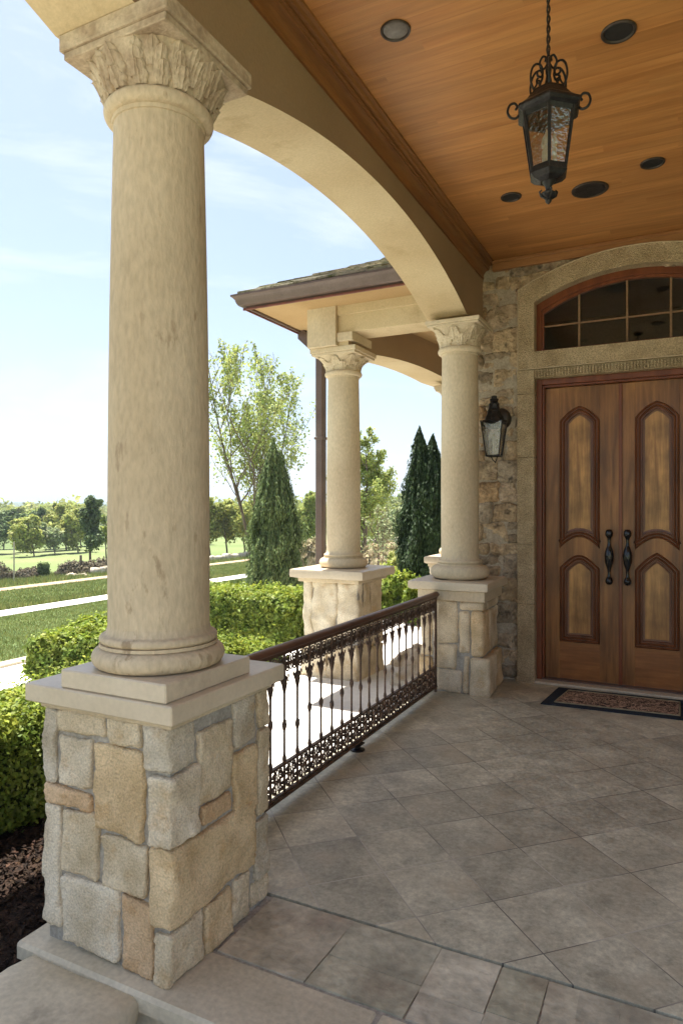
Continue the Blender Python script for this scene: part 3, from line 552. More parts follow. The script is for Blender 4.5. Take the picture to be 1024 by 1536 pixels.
# ================================================================ columns
def capital_mesh(mb,c,z0,z1,r0,r1,style,seed,na=192,nz=40):
    twig=style=='twig'; H=z1-z0
    def bell(v,a):
        base=r0+(r1-r0)*(v**(.8 if twig else 1.6)); sq=1/max(abs(math.cos(a)),abs(math.sin(a))); k=max(0,(v-.35)/.65)**1.4*(.12 if twig else .62)
        return base*(1+(sq-1)*k)-(.012 if twig else .008)
    V=[(c[0]+bell(j/nz,2*PI*i/na)*math.cos(2*PI*i/na),c[1]+bell(j/nz,2*PI*i/na)*math.sin(2*PI*i/na),z0+H*j/nz) for j in range(nz+1) for i in range(na)]
    mb.add(V,[(j*na+i,j*na+(i+1)%na,(j+1)*na+(i+1)%na,(j+1)*na+i) for j in range(nz) for i in range(na)]+[tuple(nz*na+i for i in range(na))])
    rr=random.Random(int(seed*10))
    def leaf(a0,v0,v1,w,lift,curl,veins,lobes,lean):
        nu,nv=18,34; P=[]
        for j in range(nv+1):
            t=j/nv; v=v0+(v1-v0)*t
            wid=w*(math.sin(PI*min(1,.18+t*.82))**.55)*(1-(.16 if twig else .30)*abs(math.sin(PI*lobes*t))**3) if t<1 else .002
            for i in range(nu+1):
                u=-1+2*i/nu; au=abs(u); a=a0+lean*t+u*wid+ .10*wid*mn.noise(Vector((a0*3,t*4,u*2)))
                drop=max(0,(au-.62)/.38)**2
                off=lift*(1-drop*1.15)*(1-.35*t)+curl*t**3.2*(1-.5*au)
                cut=abs(math.sin(PI*veins*(au*1.0-.55*t*(1 if au>.12 else 0)))) ; off-=lift*(.24 if twig else .42)*(1-cut)**2*(au>.05)
                if au<.13: off+=lift*.30*(1-au/.13)
                off+=(.0012 if twig else .0022)*mn.noise(Vector((math.cos(a)*30,math.sin(a)*30,v*14+seed)))
                vv=v-(curl*2.6*max(0,t-.86)/.14*.35/H if t>.86 else 0); b=bell(min(1,max(0,v)),a)+off
                P.append((c[0]+b*math.cos(a),c[1]+b*math.sin(a),min(z1-.001,z0+H*vv)))
        k=nu+1; mb.add(P,[(j*k+i,j*k+i+1,(j+1)*k+i+1,(j+1)*k+i) for j in range(nv) for i in range(nu)])
    if twig:
        for tier,(n,v0,v1,w,l) in enumerate(((20,.36,1.0,.155,.011),(18,.14,.84,.165,.015),(16,.0,.54,.18,.018))):
            for i in range(n): leaf(2*PI*(i+.5*tier)/n+rr.uniform(-.05,.05),v0,v1+rr.uniform(-.06,.0),w*rr.uniform(.85,1.15),l*rr.uniform(.8,1.2),.010 if tier else .004,2.2,2.5,rr.uniform(-.06,.06))
    else:
        for tier,(n,v0,v1,w,l) in enumerate(((8,.28,.95,.33,.014),(8,.0,.60,.34,.016))):
            for i in range(n): leaf(2*PI*(i+.5*tier)/n,v0,v1,w,l,.016,3.0,2.5,0)
        for i in range(8):
            for q in (-1,1):
                a0=2*PI*(i+.5)/8; pts=[]
                for k in range(26):
                    t=k/25; ang=q*(.08+.20*t); vv=.45+.42*t; 
                    if t>.6: th=(t-.6)/.4*2*PI*1.2; ang=q*(.26-.05*math.sin(th)*(1-t*.5)); vv=.80+.07*math.cos(th)*(1-t*.4)
                    b=bell(vv,a0+ang)+.010; pts.append((c[0]+b*math.cos(a0+ang),c[1]+b*math.sin(a0+ang),z0+H*vv))
                mb.tube(pts,.0055,5)
def column(label,cx,cy,z0,rb,rt,rtorus,ztop_neck,zcap,zab,half,style,seed,plinth=None,m=SHAFT,mc=CARVE,q=1.0,grp='round stone columns'):
    t=thing('stone_column',label,'column',(cx,cy,z0),grp); z=z0
    if plinth: mb=MB(); mb.box(cx-plinth[0],cx+plinth[0],cy-plinth[0],cy+plinth[0],z,z+plinth[1],.005); part(mb,'plinth',CAP,t); z+=plinth[1]
    th=(rtorus-rb)*1.05; pr=[(rtorus-.03,0)]
    for i in range(13):
        a=-PI/2+PI*i/12; pr.append((rtorus-th*.62+th*.62*math.cos(a),th*.62*(1+math.sin(a))))
    h=th*1.24; pr+=[(rb+.030,h+.002),(rb+.030,h+.014)]
    for i in range(9):
        a=-PI/2+PI*i/8; pr.append((rb+.014+.016*math.cos(a),h+.030+.016*math.sin(a)))
    pr+=[(rb+.006,h+.052),(rb+.001,h+.075)]
    mb=MB(); mb.lathe(pr,(cx,cy,z),96); part(mb,'base',m,t,True,ang=50)
    zs=z+h+.07; H=ztop_neck-zs; mb=MB(); pr=[]
    for i in range(41):
        u=i/40; pr.append((rb+(rt-rb)*(u**1.5)+.004*math.sin(PI*u),u*H))
    mb.lathe(pr,(cx,cy,zs),128); o=part(mb,'shaft',m,t,True,ang=60)
    pr=[(rt,0),(rt+.006,.002),(rt+.008,.016)]+[(rt+.010+.026*math.cos(-PI/2+PI*i/10)*q,.044+.028*math.sin(-PI/2+PI*i/10)) for i in range(11)]+[(rt+.004,.078)]
    mb=MB(); mb.lathe(pr,(cx,cy,ztop_neck-.016),96); part(mb,'neck_ring',m,t,True,ang=50)
    mb=MB(); capital_mesh(mb,(cx,cy),ztop_neck+.055,zcap,rt+(.022 if style=='twig' else .012),half*(1.0 if style=='twig' else .93),style,seed); part(mb,'capital',mc,t,True,ang=75)
    mb=MB(); hh=(zab-zcap); b=half
    mb.box(cx-b*.95,cx+b*.95,cy-b*.95,cy+b*.95,zcap-.004,zcap+hh*.28,.003); mb.box(cx-b*1.0,cx+b*1.0,cy-b*1.0,cy+b*1.0,zcap+hh*.28,zab,.005); part(mb,'abacus',CARVE if style=='twig' else LIME,t)
    return t
column('thick tapering stone column in the foreground with a carved twig capital',-1.765,1.972,.951,.186,.165,.243,3.035,3.228,3.312,.250,'twig',2.2,(.245,.066))
column('cream column next to the wall lantern, with a carved palm leaf capital',-1.80,5.945,.968,.167,.160,.262,2.985,3.215,3.262,.245,'palm',1.2,None,LIME,CARVEL)
column('cream column on the patio pedestal under the corner of the slate roof',-3.27,6.53,.965,.182,.166,.262,3.01,3.22,3.29,.268,'palm',4.4,None,LIME,CARVEL)
column('pale column mostly hidden behind the column beside the house wall',-2.70,8.82,.965,.165,.155,.25,2.95,3.16,3.23,.25,'palm',7.4,None,LIME,CARVEL)
# ================================================================ arcade wall above the columns
def arcade(label,y_spr,y_end,xi,xo,zsp,rise,ztop,cuts,skew,name='arcade_wall'):
    """wall running along Y between xi (porch side) and xo with segmental arches cut below; returns thing"""
    t=thing(name,label,'arcade',((xi+xo)/2,(y_spr+y_end)/2,zsp)); pts=[]
    ys=[];zs=[]
    for (a,b,fl) in cuts:      # arch from a to b
        if fl: ys+=[a,b]; zs+=[zsp,zsp]; continue
        hs=(b-a)/2; Rr=(hs*hs+rise*rise)/(2*rise); cyy=(a+b)/2; cz=zsp+rise-Rr; n=48
        for i in range(n+1):
            y=a+(b-a)*i/n; ys.append(y); zs.append(cz+math.sqrt(max(0,Rr*Rr-(y-cyy)**2)))
    X=lambda x,y:x-skew*(y-2)
    n=len(ys)
    s=MB(); v=[]
    for y,z in zip(ys,zs): v+=[(X(xi,y),y,z),(X(xo,y),y,z)]
    s.add(v,[(2*i,2*i+1,2*i+3,2*i+2) for i in range(n-1)]); part(s,'soffit',STUCCO,t,True,ang=30)
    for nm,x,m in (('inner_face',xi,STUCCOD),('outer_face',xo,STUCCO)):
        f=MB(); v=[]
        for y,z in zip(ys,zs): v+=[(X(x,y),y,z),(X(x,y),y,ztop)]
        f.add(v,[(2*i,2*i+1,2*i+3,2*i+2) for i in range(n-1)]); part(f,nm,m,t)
    e=MB(); 
    for y in (ys[0],ys[-1]): e.add([(X(xi,y),y,zsp),(X(xo,y),y,zsp),(X(xo,y),y,ztop),(X(xi,y),y,ztop)],[(0,1,2,3)])
    e.add([(X(xi,ys[0]),ys[0],ztop),(X(xo,ys[0]),ys[0],ztop),(X(xo,ys[-1]),ys[-1],ztop),(X(xi,ys[-1]),ys[-1],ztop)],[(0,1,2,3)]); part(e,'end_face',STUCCO,t)
    return t
t=arcade('tan stucco arcade with a wide low arch from the near column to the house',0,0,-1.655,-2.03,3.31,.30,4.6,[(-2.0,-1.7,1),(-1.7,1.72,0),(1.72,2.22,1),(2.22,5.80,0),(5.80,6.40,1)],.010)
t=arcade('stucco arch running back from the patio column under the slate roof',0,0,-3.08-.60,-3.46-.60,3.285,.05,3.72,[(6.27,6.80,1),(6.80,8.6,0),(8.6,9.1,1)],-.14)
t=thing('porch_beam','pale stucco beam and pier joining the patio column to the house arcade','beam',(-2.7,6.5,3.4))
mb=MB(); mb.box(-3.54,-3.20,6.21,6.269,3.29,3.70,.004); mb.box(-3.54,-3.462,6.269,6.86,3.29,3.70,.004); mb.box(-3.199,-3.02,6.23,6.85,3.33,3.42,.004); part(mb,'pier',LIME,t)
mb=MB(); mb.box(-3.199,-2.03,6.26,6.60,3.42,3.70,.004); mb.box(-3.199,-2.03,6.235,6.26,3.60,3.70,.003); part(mb,'lintel',STUCCO,t)
# ================================================================ ceiling
t=thing('porch_ceiling','stained wood board ceiling of the porch with crown moulding','ceiling',(0,2.5,CZ))
mb=MB(); mb.box(-1.9,3.6,.75,6.40,CZ,CZ+.03); part(mb,'board_lining',CEILW,t)
def sweep(mb,prof,y0,y1,skew,n=8):
    k=len(prof); ys=[y0+(y1-y0)*i/n for i in range(n+1)]
    v=[(x-skew*(y-2),y,z) for y in ys for x,z in prof]; mb.add(v,[(j*k+i,j*k+i+1,(j+1)*k+i+1,(j+1)*k+i) for j in range(n) for i in range(k-1)])
    for j in (0,n): mb.add([v[j*k+i] for i in range(k)],[tuple(range(k))])
x0=-1.655; pr=[(x0-.02,3.775),(x0+.014,3.775),(x0+.016,3.792),(x0+.010,3.796)]
for i in range(9): a=i/8*PI/2; pr.append((x0+.012+.042*(1-math.cos(a)),3.80+.05*math.sin(a)))
pr+=[(x0+.060,3.852),(x0+.060,3.864)]
for i in range(7): a=-PI/2+i/6*PI; pr.append((x0+.062+.009*math.cos(a),3.875+.009*math.sin(a)))
pr+=[(x0+.062,3.888),(x0+.085,3.893),(x0+.092,3.91),(x0+.110,3.915),(x0+.112,CZ+.01),(x0-.02,CZ+.01)]
mb=MB(); sweep(mb,pr,.75,6.34,.010); part(mb,'crown_moulding',CROWN,t,True,ang=25)
mb=MB(); mb.box(-1.60,3.4,6.315,6.40,3.835,CZ-.002,.004); mb.box(-1.60,3.4,6.298,6.315,3.90,CZ-.002,.003); part(mb,'fascia',FASC,t)
mb=MB(); mb.box(-1.9,3.6,.75,6.4,CZ+.031,CZ+.12); part(mb,'deck',STUCCOD,t)
def recessed(label,cx,cy,r,kind,grp=None):
    t=thing('recessed_light' if kind!='speaker' else 'ceiling_speaker',label,'ceiling light' if kind!='speaker' else 'speaker',(cx,cy,CZ),grp)
    mb=MB(); mb.lathe([(r,0),(r,-.006),(r*.96,-.010),(r*.86,-.009),(r*.80,-.002),(r*.80,.0)],(cx,cy,CZ),40,caps=False); part(mb,'trim',LAMPI,t,True,ang=30)
    mb=MB()
    if kind=='lens': mb.lathe([(r*.8,-.001),(r*.8,-.004),(r*.4,-.007),(.001,-.008)],(cx,cy,CZ),32); part(mb,'lens',LENS,t,True)
    elif kind=='can':
        mb.lathe([(r*.8,-.0005),(r*.78,-.003),(r*.5,-.002),(.001,-.0015)],(cx,cy,CZ),32); part(mb,'dark_disc',DARK,t,True)  # flat disc, the hollow's darkness put into its colour
    else:
        mb.lathe([(r*.82,-.001),(r*.82,-.006),(.001,-.007)],(cx,cy,CZ),32); part(mb,'grille',IRON,t,True)
    return t
s_=(CZ-1.6)/2.4
recessed('pale lensed recessed light nearest the crown moulding at the top',-1.285*s_,3.148*s_,.074,'lens','round fittings in the porch ceiling')
recessed('dark recessed light right of the hanging lantern chain, near the top',-.288*s_,3.662*s_,.082,'can','round fittings in the porch ceiling')
recessed('small dark recessed light nearest the fanlight on the right',-.187*s_,5.16*s_,.078,'can','round fittings in the porch ceiling')
recessed('small dark recessed light just left below the hanging lantern',-1.179*s_,5.232*s_,.076,'can','round fittings in the porch ceiling')
recessed('widest dark round grille in the ceiling between two small lights',-.623*s_,5.379*s_,.128,'speaker','round fittings in the porch ceiling')
# ================================================================ house front wall
hw=thing('house_front','rubble stone front wall of the house with an arched stone entry','wall',(0,WY,0))
AC=-.38
def arcz(x,half,spr,ap):
    r=ap-spr; Rr=(half*half+r*r)/(2*r); d=min(abs(x-AC),half); return ap-Rr+math.sqrt(Rr*Rr-d*d)
XI0,XI1=-1.21,.45; XO0,XO1=-1.355,.595
mb=MB() # core with the opening left out
y=6.366; xs=[XI0+(XI1-XI0)*i/24 for i in range(25)]
def wallq(x0,x1,za0,za1,zb0,zb1):
    mb.add([(x0,y,za0),(x1,y,za1),(x1,y,zb1),(x0,y,zb0)],[(0,1,2,3)])
wallq(-1.88,XI0,-.2,-.2,5.3,5.3); wallq(XI1,3.4,-.2,-.2,5.3,5.3)
for a,b in zip(xs,xs[1:]): wallq(a,b,arcz(a,.83,3.481,3.69),arcz(b,.83,3.481,3.69),5.3,5.3); wallq(a,b,2.80,2.80,3.03,3.03)
mb.box(-1.90,-1.88,6.42,12,-.6,5.3)
part(mb,'mortar',mat('lime_mortar',(.36,.30,.22),(.48,.41,.31),9,.95,.6,60,fine=.2),hw)
mb=MB(); r_=random.Random(21); z=0.01
tints=[(1.0,.92,.8),(.78,.76,.72),(1.12,1.02,.86),(.9,.8,.66),(.66,.62,.56),(1.05,.98,.9),(.95,.78,.58)]
while z<3.95:
    hh=r_.uniform(.10,.23); z1=min(z+hh,3.99)
    for xa,xb in ((-1.885,-1.24),(.48,1.6)) if z1<3.52 else ((-1.885,1.6),):
        x=xa
        while x<xb-.03:
            w=r_.uniform(.13,.38); x1=min(x+w,xb)
            if xb-x1<.08: x1=xb
            # skip what would show inside the fanlight
            mid=(x+x1)/2
            if z<arcz(mid,.83,3.481,3.69)-.02 and x1>XI0+.03 and x<XI1-.03: x=x1; continue
            dz0=r_.uniform(-.02,.02); 
            if r_.random()<.28 and z1-z>.15:
                zz=(z+z1)/2+r_.uniform(-.02,.02)
                stone(mb,x-.002,x1+.002,6.345+r_.uniform(0,.022),6.46,z,zz-.002,.024,.013,.0035,.020,r_.random()*90,r_.choice(tints)); stone(mb,x-.002,x1+.002,6.345+r_.uniform(0,.022),6.46,zz,z1+.002,.024,.013,.0035,.020,r_.random()*90,r_.choice(tints))
            else: stone(mb,x-.002,x1+.002,6.34+r_.uniform(0,.024),6.46,z+dz0*.3,z1+.004+dz0*.3,.028,.015,.004,.020,r_.random()*90,r_.choice(tints))
            x=x1
    z=z1
part(mb,'rubble_stones',WALLST,hw,True,ang=180)
def ringwall(mb,outer,inner,y0,y1):
    """flat band between two matching outlines, extruded from y0 (front) to y1"""
    n=len(outer); v=[(x,y0,z) for x,z in outer]+[(x,y0,z) for x,z in inner]+[(x,y1,z) for x,z in outer]+[(x,y1,z) for x,z in inner]; f=[]
    for i in range(n):
        k=(i+1)%n; f+=[(i,k,n+k,n+i),(2*n+i,3*n+i,3*n+k,2*n+k),(i,2*n+i,2*n+k,k),(n+i,n+k,3*n+k,3*n+i)]
    mb.add(v,f)
m_=28
def fan(x0,x1,z0,spr,ap,half):
    P=[(x0,z0),(x1,z0)]
    for i in range(m_+1):
        x=x1+(x0-x1)*i/m_; P.append((x,arcz(x,half,spr,ap)))
    return P
O=fan(XO0,XO1,2.876,3.609,3.857,.975); I=fan(XI0,XI1,3.03,3.481,3.690,.83)
mb=MB(); ringwall(mb,O,I,6.292,6.43); part(mb,'fanlight_surround',HAMMER,hw,label='tooled limestone arch around the fanlight')
# pale arris running round the outer edge
mb=MB(); 
OO=[(x,z) for x,z in O]; mb.tube([(x,6.291,z) for x,z in O]+[(O[0][0],6.291,O[0][1])],.0055,6); part(mb,'arris',RIM,hw,True)
for xa,xb in ((XO0-.01,XI0),(XI1,XO1+.01)):
    mb=MB(); z=0
    for k,h_ in enumerate((.72,.55,.80,.58,.30)):
        z1=min(z+h_,2.872); mb.box(xa,xb,6.300+.002*(k%2),6.43,z+.0012,z1-.0012,.005); z=z1
    mb.box(xa-.004,xb+.004,6.292,6.43,-.0,.05,.004)
    part(mb,'door_jamb',HAMMER,hw)
mb=MB(); x=XI0; 
mb.box(XI0,XI1,6.325,6.43,2.79,2.874)
while x<XI1-.01: mb.box(x+.004,x+.02,6.312,6.326,2.796,2.868,.002); x+=.026
part(mb,'lintel_band',HAMMER,hw)
# fanlight
fl=bpy.data.objects.new('fanlight',None); COL.objects.link(fl); fl.parent=hw; fl.location=(AC,.06,3.03)
mb=MB(); I2=fan(XI0+.045,XI1-.045,3.05,3.43,3.632,.785)
ringwall(mb,I,I2,6.405,6.47); I3=fan(XI0+.065,XI1-.065,3.066,3.40,3.608,.765); ringwall(mb,I2,I3,6.425,6.475); part(mb,'window_frame',FRAMEW,fl)
mb=MB(); 
for x in (-.838,-.437,-.09,.21): mb.box(x-.009,x+.009,6.440,6.462,3.06,arcz(x,.765,3.40,3.608)+.01,.003)
mb.box(XI0+.06,XI1-.06,6.442,6.460,3.276,3.292,.003); part(mb,'muntins',MUNT,fl)
mb=MB(); v=[(x,6.466,z) for x,z in I2]; mb.add(v,[tuple(range(len(v)))]); part(mb,'pane',GLASSW,fl)
# door frame, leaves and threshold
mb=MB(); mb.box(XI0,XI0+.05,6.40,6.56,0.02,2.79,.004); mb.box(XI1-.05,XI1,6.40,6.56,0.02,2.79,.004); mb.box(XI0+.05,XI1-.05,6.40,6.56,2.735,2.79,.004)
mb.box(XI0+.05,XI0+.068,6.425,6.56,0.02,2.735,.003); mb.box(XI1-.068,XI1-.05,6.425,6.56,0.02,2.735,.003); mb.box(XI0+.068,XI1-.068,6.425,6.56,2.715,2.735,.003)
part(mb,'door_frame',FRAMEW,hw)
def offset_poly(P,d):
    n=len(P); out=[]
    for i in range(n):
        a,b,c=Vector(P[i-1]),Vector(P[i]),Vector(P[(i+1)%n]); u=(b-a).normalized(); w=(c-b).normalized()
        n1=Vector((-u.y,u.x)); n2=Vector((-w.y,w.x)); m=(n1+n2); m=m/max(.35,m.length_squared)*2 if m.length>1e-6 else n1
        out.append(tuple(b+m*d))
    return out
def moulding(mb,P,prof,yf):
    """profile [(inset,projection)] run round closed outline P (counter-clockwise)"""
    rings=[]
    for d,h in prof: rings.append([(x,yf-h,z) for x,z in offset_poly(P,d)])
    n=len(P); v=[q for r in rings for q in r]; mb.add(v,[(k*n+i,k*n+(i+1)%n,(k+1)*n+(i+1)%n,(k+1)*n+i) for k in range(len(rings)-1) for i in range(n)])
def curve(a,b,bul,n=12):
    """from a to b as a smooth hump of height bul"""
    return [(a[0]+(b[0]-a[0])*i/n,a[1]+(b[1]-a[1])*i/n+bul*math.sin(PI*i/n)**1.0) for i in range(1,n)]
def upper_outline(xl,xr):
    c=(xl+xr)/2; w=xr-xl; P=[(xl,1.235)]+curve((xl,1.235),(xr,1.235),.105,14)+[(xr,1.235),(xr,2.40)]
    for i in range(1,7): u=i/6; P.append((xr-w/2*u,2.40+.135*(u**.9)+.018*math.sin(PI*u)))
    for i in range(1,6): u=1-i/6; P.append((xl+w/2*u,2.40+.135*(u**.9)+.018*math.sin(PI*u)))
    P.append((xl,2.40)); return P
def lower_outline(xl,xr,peak):
    w=xr-xl; P=[(xl,.375),(xr,.375),(xr,1.06)]
    for i in range(1,8):
        u=i/7; P.append((xr-w/2*u,1.06+peak*(u if peak>.13 else math.sin(u*PI/2)**1.1)+(.016*math.sin(PI*u) if peak>.13 else 0)))
    for i in range(1,7):
        u=1-i/7; P.append((xl+w/2*u,1.06+peak*(u if peak>.13 else math.sin(u*PI/2)**1.1)+(.016*math.sin(PI*u) if peak>.13 else 0)))
    P.append((xl,1.06)); return P
PROF=[(0,0),(.002,.012),(.010,.018),(.017,.012),(.020,.006),(.026,.006),(.029,.014),(.036,.019),(.043,.013),(.046,.003),(.052,.003),(.055,.008),(.060,.008),(.064,-.012),(.080,-.014)]
YF=6.475
def leaf(label,x0,x1,xl,xr,peak,hx,side):
    d=bpy.data.objects.new('door_leaf',None); COL.objects.link(d); d.parent=hw; d.location=(x0,YF-WY,0.03); d['label']=label
    up=upper_outline(xl,xr); lo=lower_outline(xl,xr,peak)
    for P in (up,lo): pass
    # stiles and rails: the leaf face with two shaped holes, built as strips between outline and leaf edge
    mb=MB()
    mb.box(x0,xl,YF,YF+.05,.03,2.712,.002); mb.box(xr,x1,YF,YF+.05,.03,2.712,.002)
    def fill(top,bot):   # top,bot lists of (x,z) left->right
        n=len(top); v=[(x,YF+.0006,z) for x,z in top]+[(x,YF+.0006,z) for x,z in bot]; mb.add(v,[(i,i+1,n+i+1,n+i) for i in range(n-1)])
    def seg(P,za): 
        return P
    ut=sorted([p for p in up if p[1]>=2.399],key=lambda p:p[0]); ub=sorted([p for p in up if p[1]<1.4],key=lambda p:p[0]); lt=sorted([p for p in lo if p[1]>1.05],key=lambda p:p[0])
    fill([(x,2.712) for x,_ in ut],ut)
    n=40; zi=lambda L,x:float(np.interp(x,[p[0] for p in L],[p[1] for p in L])); X=[xl+(xr-xl)*i/n for i in range(n+1)]
    fill([(x,zi(ub,x)) for x in X],[(x,zi(lt,x)) for x in X])
    part(mb,'stiles',DOORW,d)
    mb=MB(); mb.box(xl-.001,xr+.001,YF+.0015,YF+.05,.032,.375); part(mb,'bottom_rail',RAILWD,d)
    mb=MB(); mb.box(xl,xr,YF+.014,YF+.05,.376,2.70); part(mb,'panel',PANELW,d)
    mb=MB(); moulding(mb,up,PROF,YF); moulding(mb,lo,PROF,YF); part(mb,'panel_moulding',MOULDW,d,True,ang=50)
    # kick strip at the meeting edge
    mb=MB()
    c=(hx,YF-.058); prof=[(.001,-.245),(.020,-.240),(.030,-.222),(.031,-.205),(.024,-.186),(.014,-.172),(.012,-.14),(.014,-.11),(.022,-.085),(.030,-.055),(.034,-.02),(.036,.02),(.033,.05),(.026,.075),(.016,.10),(.012,.13),(.014,.165),(.022,.18),(.031,.195),(.033,.212),(.029,.232),(.018,.246),(.001,.249)]
    pr=[]; 
    for (r0,z0),(r1,z1) in zip(prof,prof[1:]):
        for k in range(3): u=k/3; pr.append((r0+(r1-r0)*u,z0+(z1-z0)*u))
    pr.append(prof[-1]); mb.lathe([(max(.001,r),z+1.165) for r,z in pr],(c[0],c[1],0),32)
    V=[]
    for (x,y,z) in mb.v:   # embossed leaf on the swollen grip
        k=max(0,1-abs(z-1.165)/.09); a=math.atan2(y-c[1],x-c[0]); e=.0045*k*abs(math.sin(a*3+ (z-1.165)*46))+.002*k*mn.noise(Vector((x*150,y*150,z*90))); V.append((x+math.cos(a)*e,y+math.sin(a)*e,z))
    mb.v=V
    for z in (.975,1.36): mb.tube([(hx,YF-.05,z),(hx,YF+.002,z)],.010,10); mb.lathe([(.001,0),(.024,0),(.024,.004),(.001,.004)],(hx,0,0),4) if False else None
    part(mb,'door_handle',POL,d,True,ang=60)
    return d
leaf('left door leaf',XI0+.069,-.5,-1.012,-.668,.115,-.583,0)
leaf('right door leaf',-.496,XI1-.069,-.375,-.025,.155,-.432,1)
mb=MB(); mb.box(-.507,-.478,YF-.012,YF,.03,2.712,.004); part(mb,'meeting_strip',FRAMEW,hw)
mb=MB(); mb.box(XI0-.02,XI1+.02,6.30,6.56,.0,.022,.006); part(mb,'threshold',KERB,hw)
mb=MB(); mb.box(XI0+.05,XI1-.05,6.40,6.50,.022,.034,.003); part(mb,'door_sill',GUT,hw)
mb=MB(); 
for b in ((-1.9,3.4,9.0,9.1,-.1,4.2),(-1.86,-1.8,6.6,9.0,-.1,4.2),(1.2,1.3,6.6,9.0,-.1,4.2),(-1.8,1.2,6.57,9.0,-.15,-.1),(-1.8,1.2,6.57,9.0,4.0,4.1)): mb.box(*b)
part(mb,'hall_wall',ROOMW,hw,label='dim hall behind the fanlight')
# side wall closing the porch on the right, and an unseen storey with added sun-blocking eaves above
t=thing('house_side_wall','tan stucco side wall of the porch out of the picture to the right','wall',(3.3,3,0))
mb=MB(); mb.box(3.2,3.4,3.2,6.6,-.6,5.3); part(mb,'stucco_wall',STUCCO,t)
t=thing('shading_upper_storey','unseen upper wall and deep added eaves of the house above the porch','roof',(0,3,4.6))
mb=MB(); mb.box(-2.25,3.4,.7,6.2,4.6,5.35); part(mb,'parapet_wall',STUCCO,t)
mb=MB(); mb.box(-3.62,4.3,3.3,6.3,5.36,5.5); mb.box(-4.35,4.3,.1,3.3,5.36,5.5); mb.box(-3.0,3.9,6.3,12,5.36,5.5); part(mb,'sunshade',GUT,t)  # unseen overhang, added and widened to keep sun off the floor and steps
# ================================================================ doormat
t=thing('doormat','woven doormat with brown scroll pattern and dark navy border before the doors','doormat',(-.47,5.98,0))
mx_=[(-1.035,5.655),(.075,5.70),(.075,6.27),(-.985,6.235)]
mb=MB(); n=24; v=[];f=[]
def quadgrid(C,z,nx,ny,wob):
    v=[]; 
    for j in range(ny+1):
        for i in range(nx+1):
            u,w=i/nx,j/ny; x=(C[0][0]*(1-u)+C[1][0]*u)*(1-w)+(C[3][0]*(1-u)+C[2][0]*u)*w; y=(C[0][1]*(1-u)+C[1][1]*u)*(1-w)+(C[3][1]*(1-u)+C[2][1]*u)*w
            v.append((x,y+wob*mn.noise(Vector((x*3,y*3,1))),z+wob*.5*mn.noise(Vector((x*6,y*6,4)))))
    return v,[(j*(nx+1)+i,j*(nx+1)+i+1,(j+1)*(nx+1)+i+1,(j+1)*(nx+1)+i) for j in range(ny) for i in range(nx)]
v,f=quadgrid(mx_,.009,30,14,.003); mb.add(v,f); v2=[(x,y,.001) for x,y,z in v]; nx=31
ed=[i for i in range(31)]+[30+31*j for j in range(1,15)]+[14*31+i for i in range(29,-1,-1)]+[31*j for j in range(13,0,-1)]
mb.add([v[i] for i in ed]+[v2[i] for i in ed],[(i,(i+1)%len(ed),len(ed)+(i+1)%len(ed),len(ed)+i) for i in range(len(ed))]); part(mb,'border',NAVY,t)
def inset(C,d): return [(C[0][0]+d*1.2,C[0][1]+d),(C[1][0]-d*1.2,C[1][1]+d),(C[2][0]-d*1.2,C[2][1]-d),(C[3][0]+d*1.2,C[3][1]-d)]
v,f=quadgrid(inset(mx_,.085),.013,30,14,.003); mb=MB(); mb.add(v,f); part(mb,'pattern_field',RUG,t)
C=inset(mx_,.08); mb=MB()
for a,b in zip(C,C[1:]+C[:1]): mb.tube([(a[0],a[1],.012),(b[0],b[1],.012)],.006,5)
part(mb,'piping',MATS['dry_grass'],t)
# ================================================================ slate roofed side porch
EX,EY,EZ=-4.13,5.74,3.70
t=thing('side_porch_roof','mossy slate hip roof with brown gutter over the patio column','roof',(-3.3,6.6,EZ))
mb=MB(); mb.box(EX+.10,-1.9,EY+.10,8.7,EZ-.005,EZ+.01); part(mb,'soffit',mat('tan_soffit',(.40,.26,.12),(.48,.33,.17),1.2,.85,.12,60,fine=.05),t)
mb=MB(); mb.box(EX+.085,-1.9,EY+.085,EY+.11,EZ-.03,EZ+.10,.003); mb.box(EX+.085,EX+.11,EY+.11,8.7,EZ-.03,EZ+.10,.003); part(mb,'fascia',GUT,t)
def gutter(path):
    """ogee gutter: profile (out,up) carried round a mitred corner"""
    prof=[(0,.10),(0,.0),(.03,-.012),(.06,-.004),(.075,.02),(.085,.052),(.105,.075),(.118,.082),(.118,.102),(.108,.102),(.10,.088),(.07,.06),(.055,.015),(.03,.006),(.012,.012),(.012,.10)]
    mb=MB(); n=len(prof); pts=[(-1.9,EY+.085,'a'),(EX+.085,EY+.085,'c'),(EX+.085,8.7,'b')]; v=[]
    for x,y,k in pts:
        for o,u in prof:
            dx=-o if k in 'cb' else 0; dy=-o if k in 'ac' else 0; v.append((x+dx,y+dy,EZ+.0+u))
    mb.add(v,[(j*n+i,j*n+(i+1)%n,(j+1)*n+(i+1)%n,(j+1)*n+i) for j in range(2) for i in range(n)]+[tuple(range(n)),tuple(2*n+i for i in range(n))]); return mb
part(gutter(None),'gutter',GUT,t,True,ang=35)
mb=MB(); mb.box(-1.9,EX+.05,EY+.07,EY+.085,EZ-.045,EZ-.02,.004); mb.box(EX+.07,EX+.085,EY+.07,8.7,EZ-.045,EZ-.02,.004); part(mb,'bed_mould',FRAMEW,t)
tanp=math.tan(R(25)); r_=random.Random(8)
mb=MB()
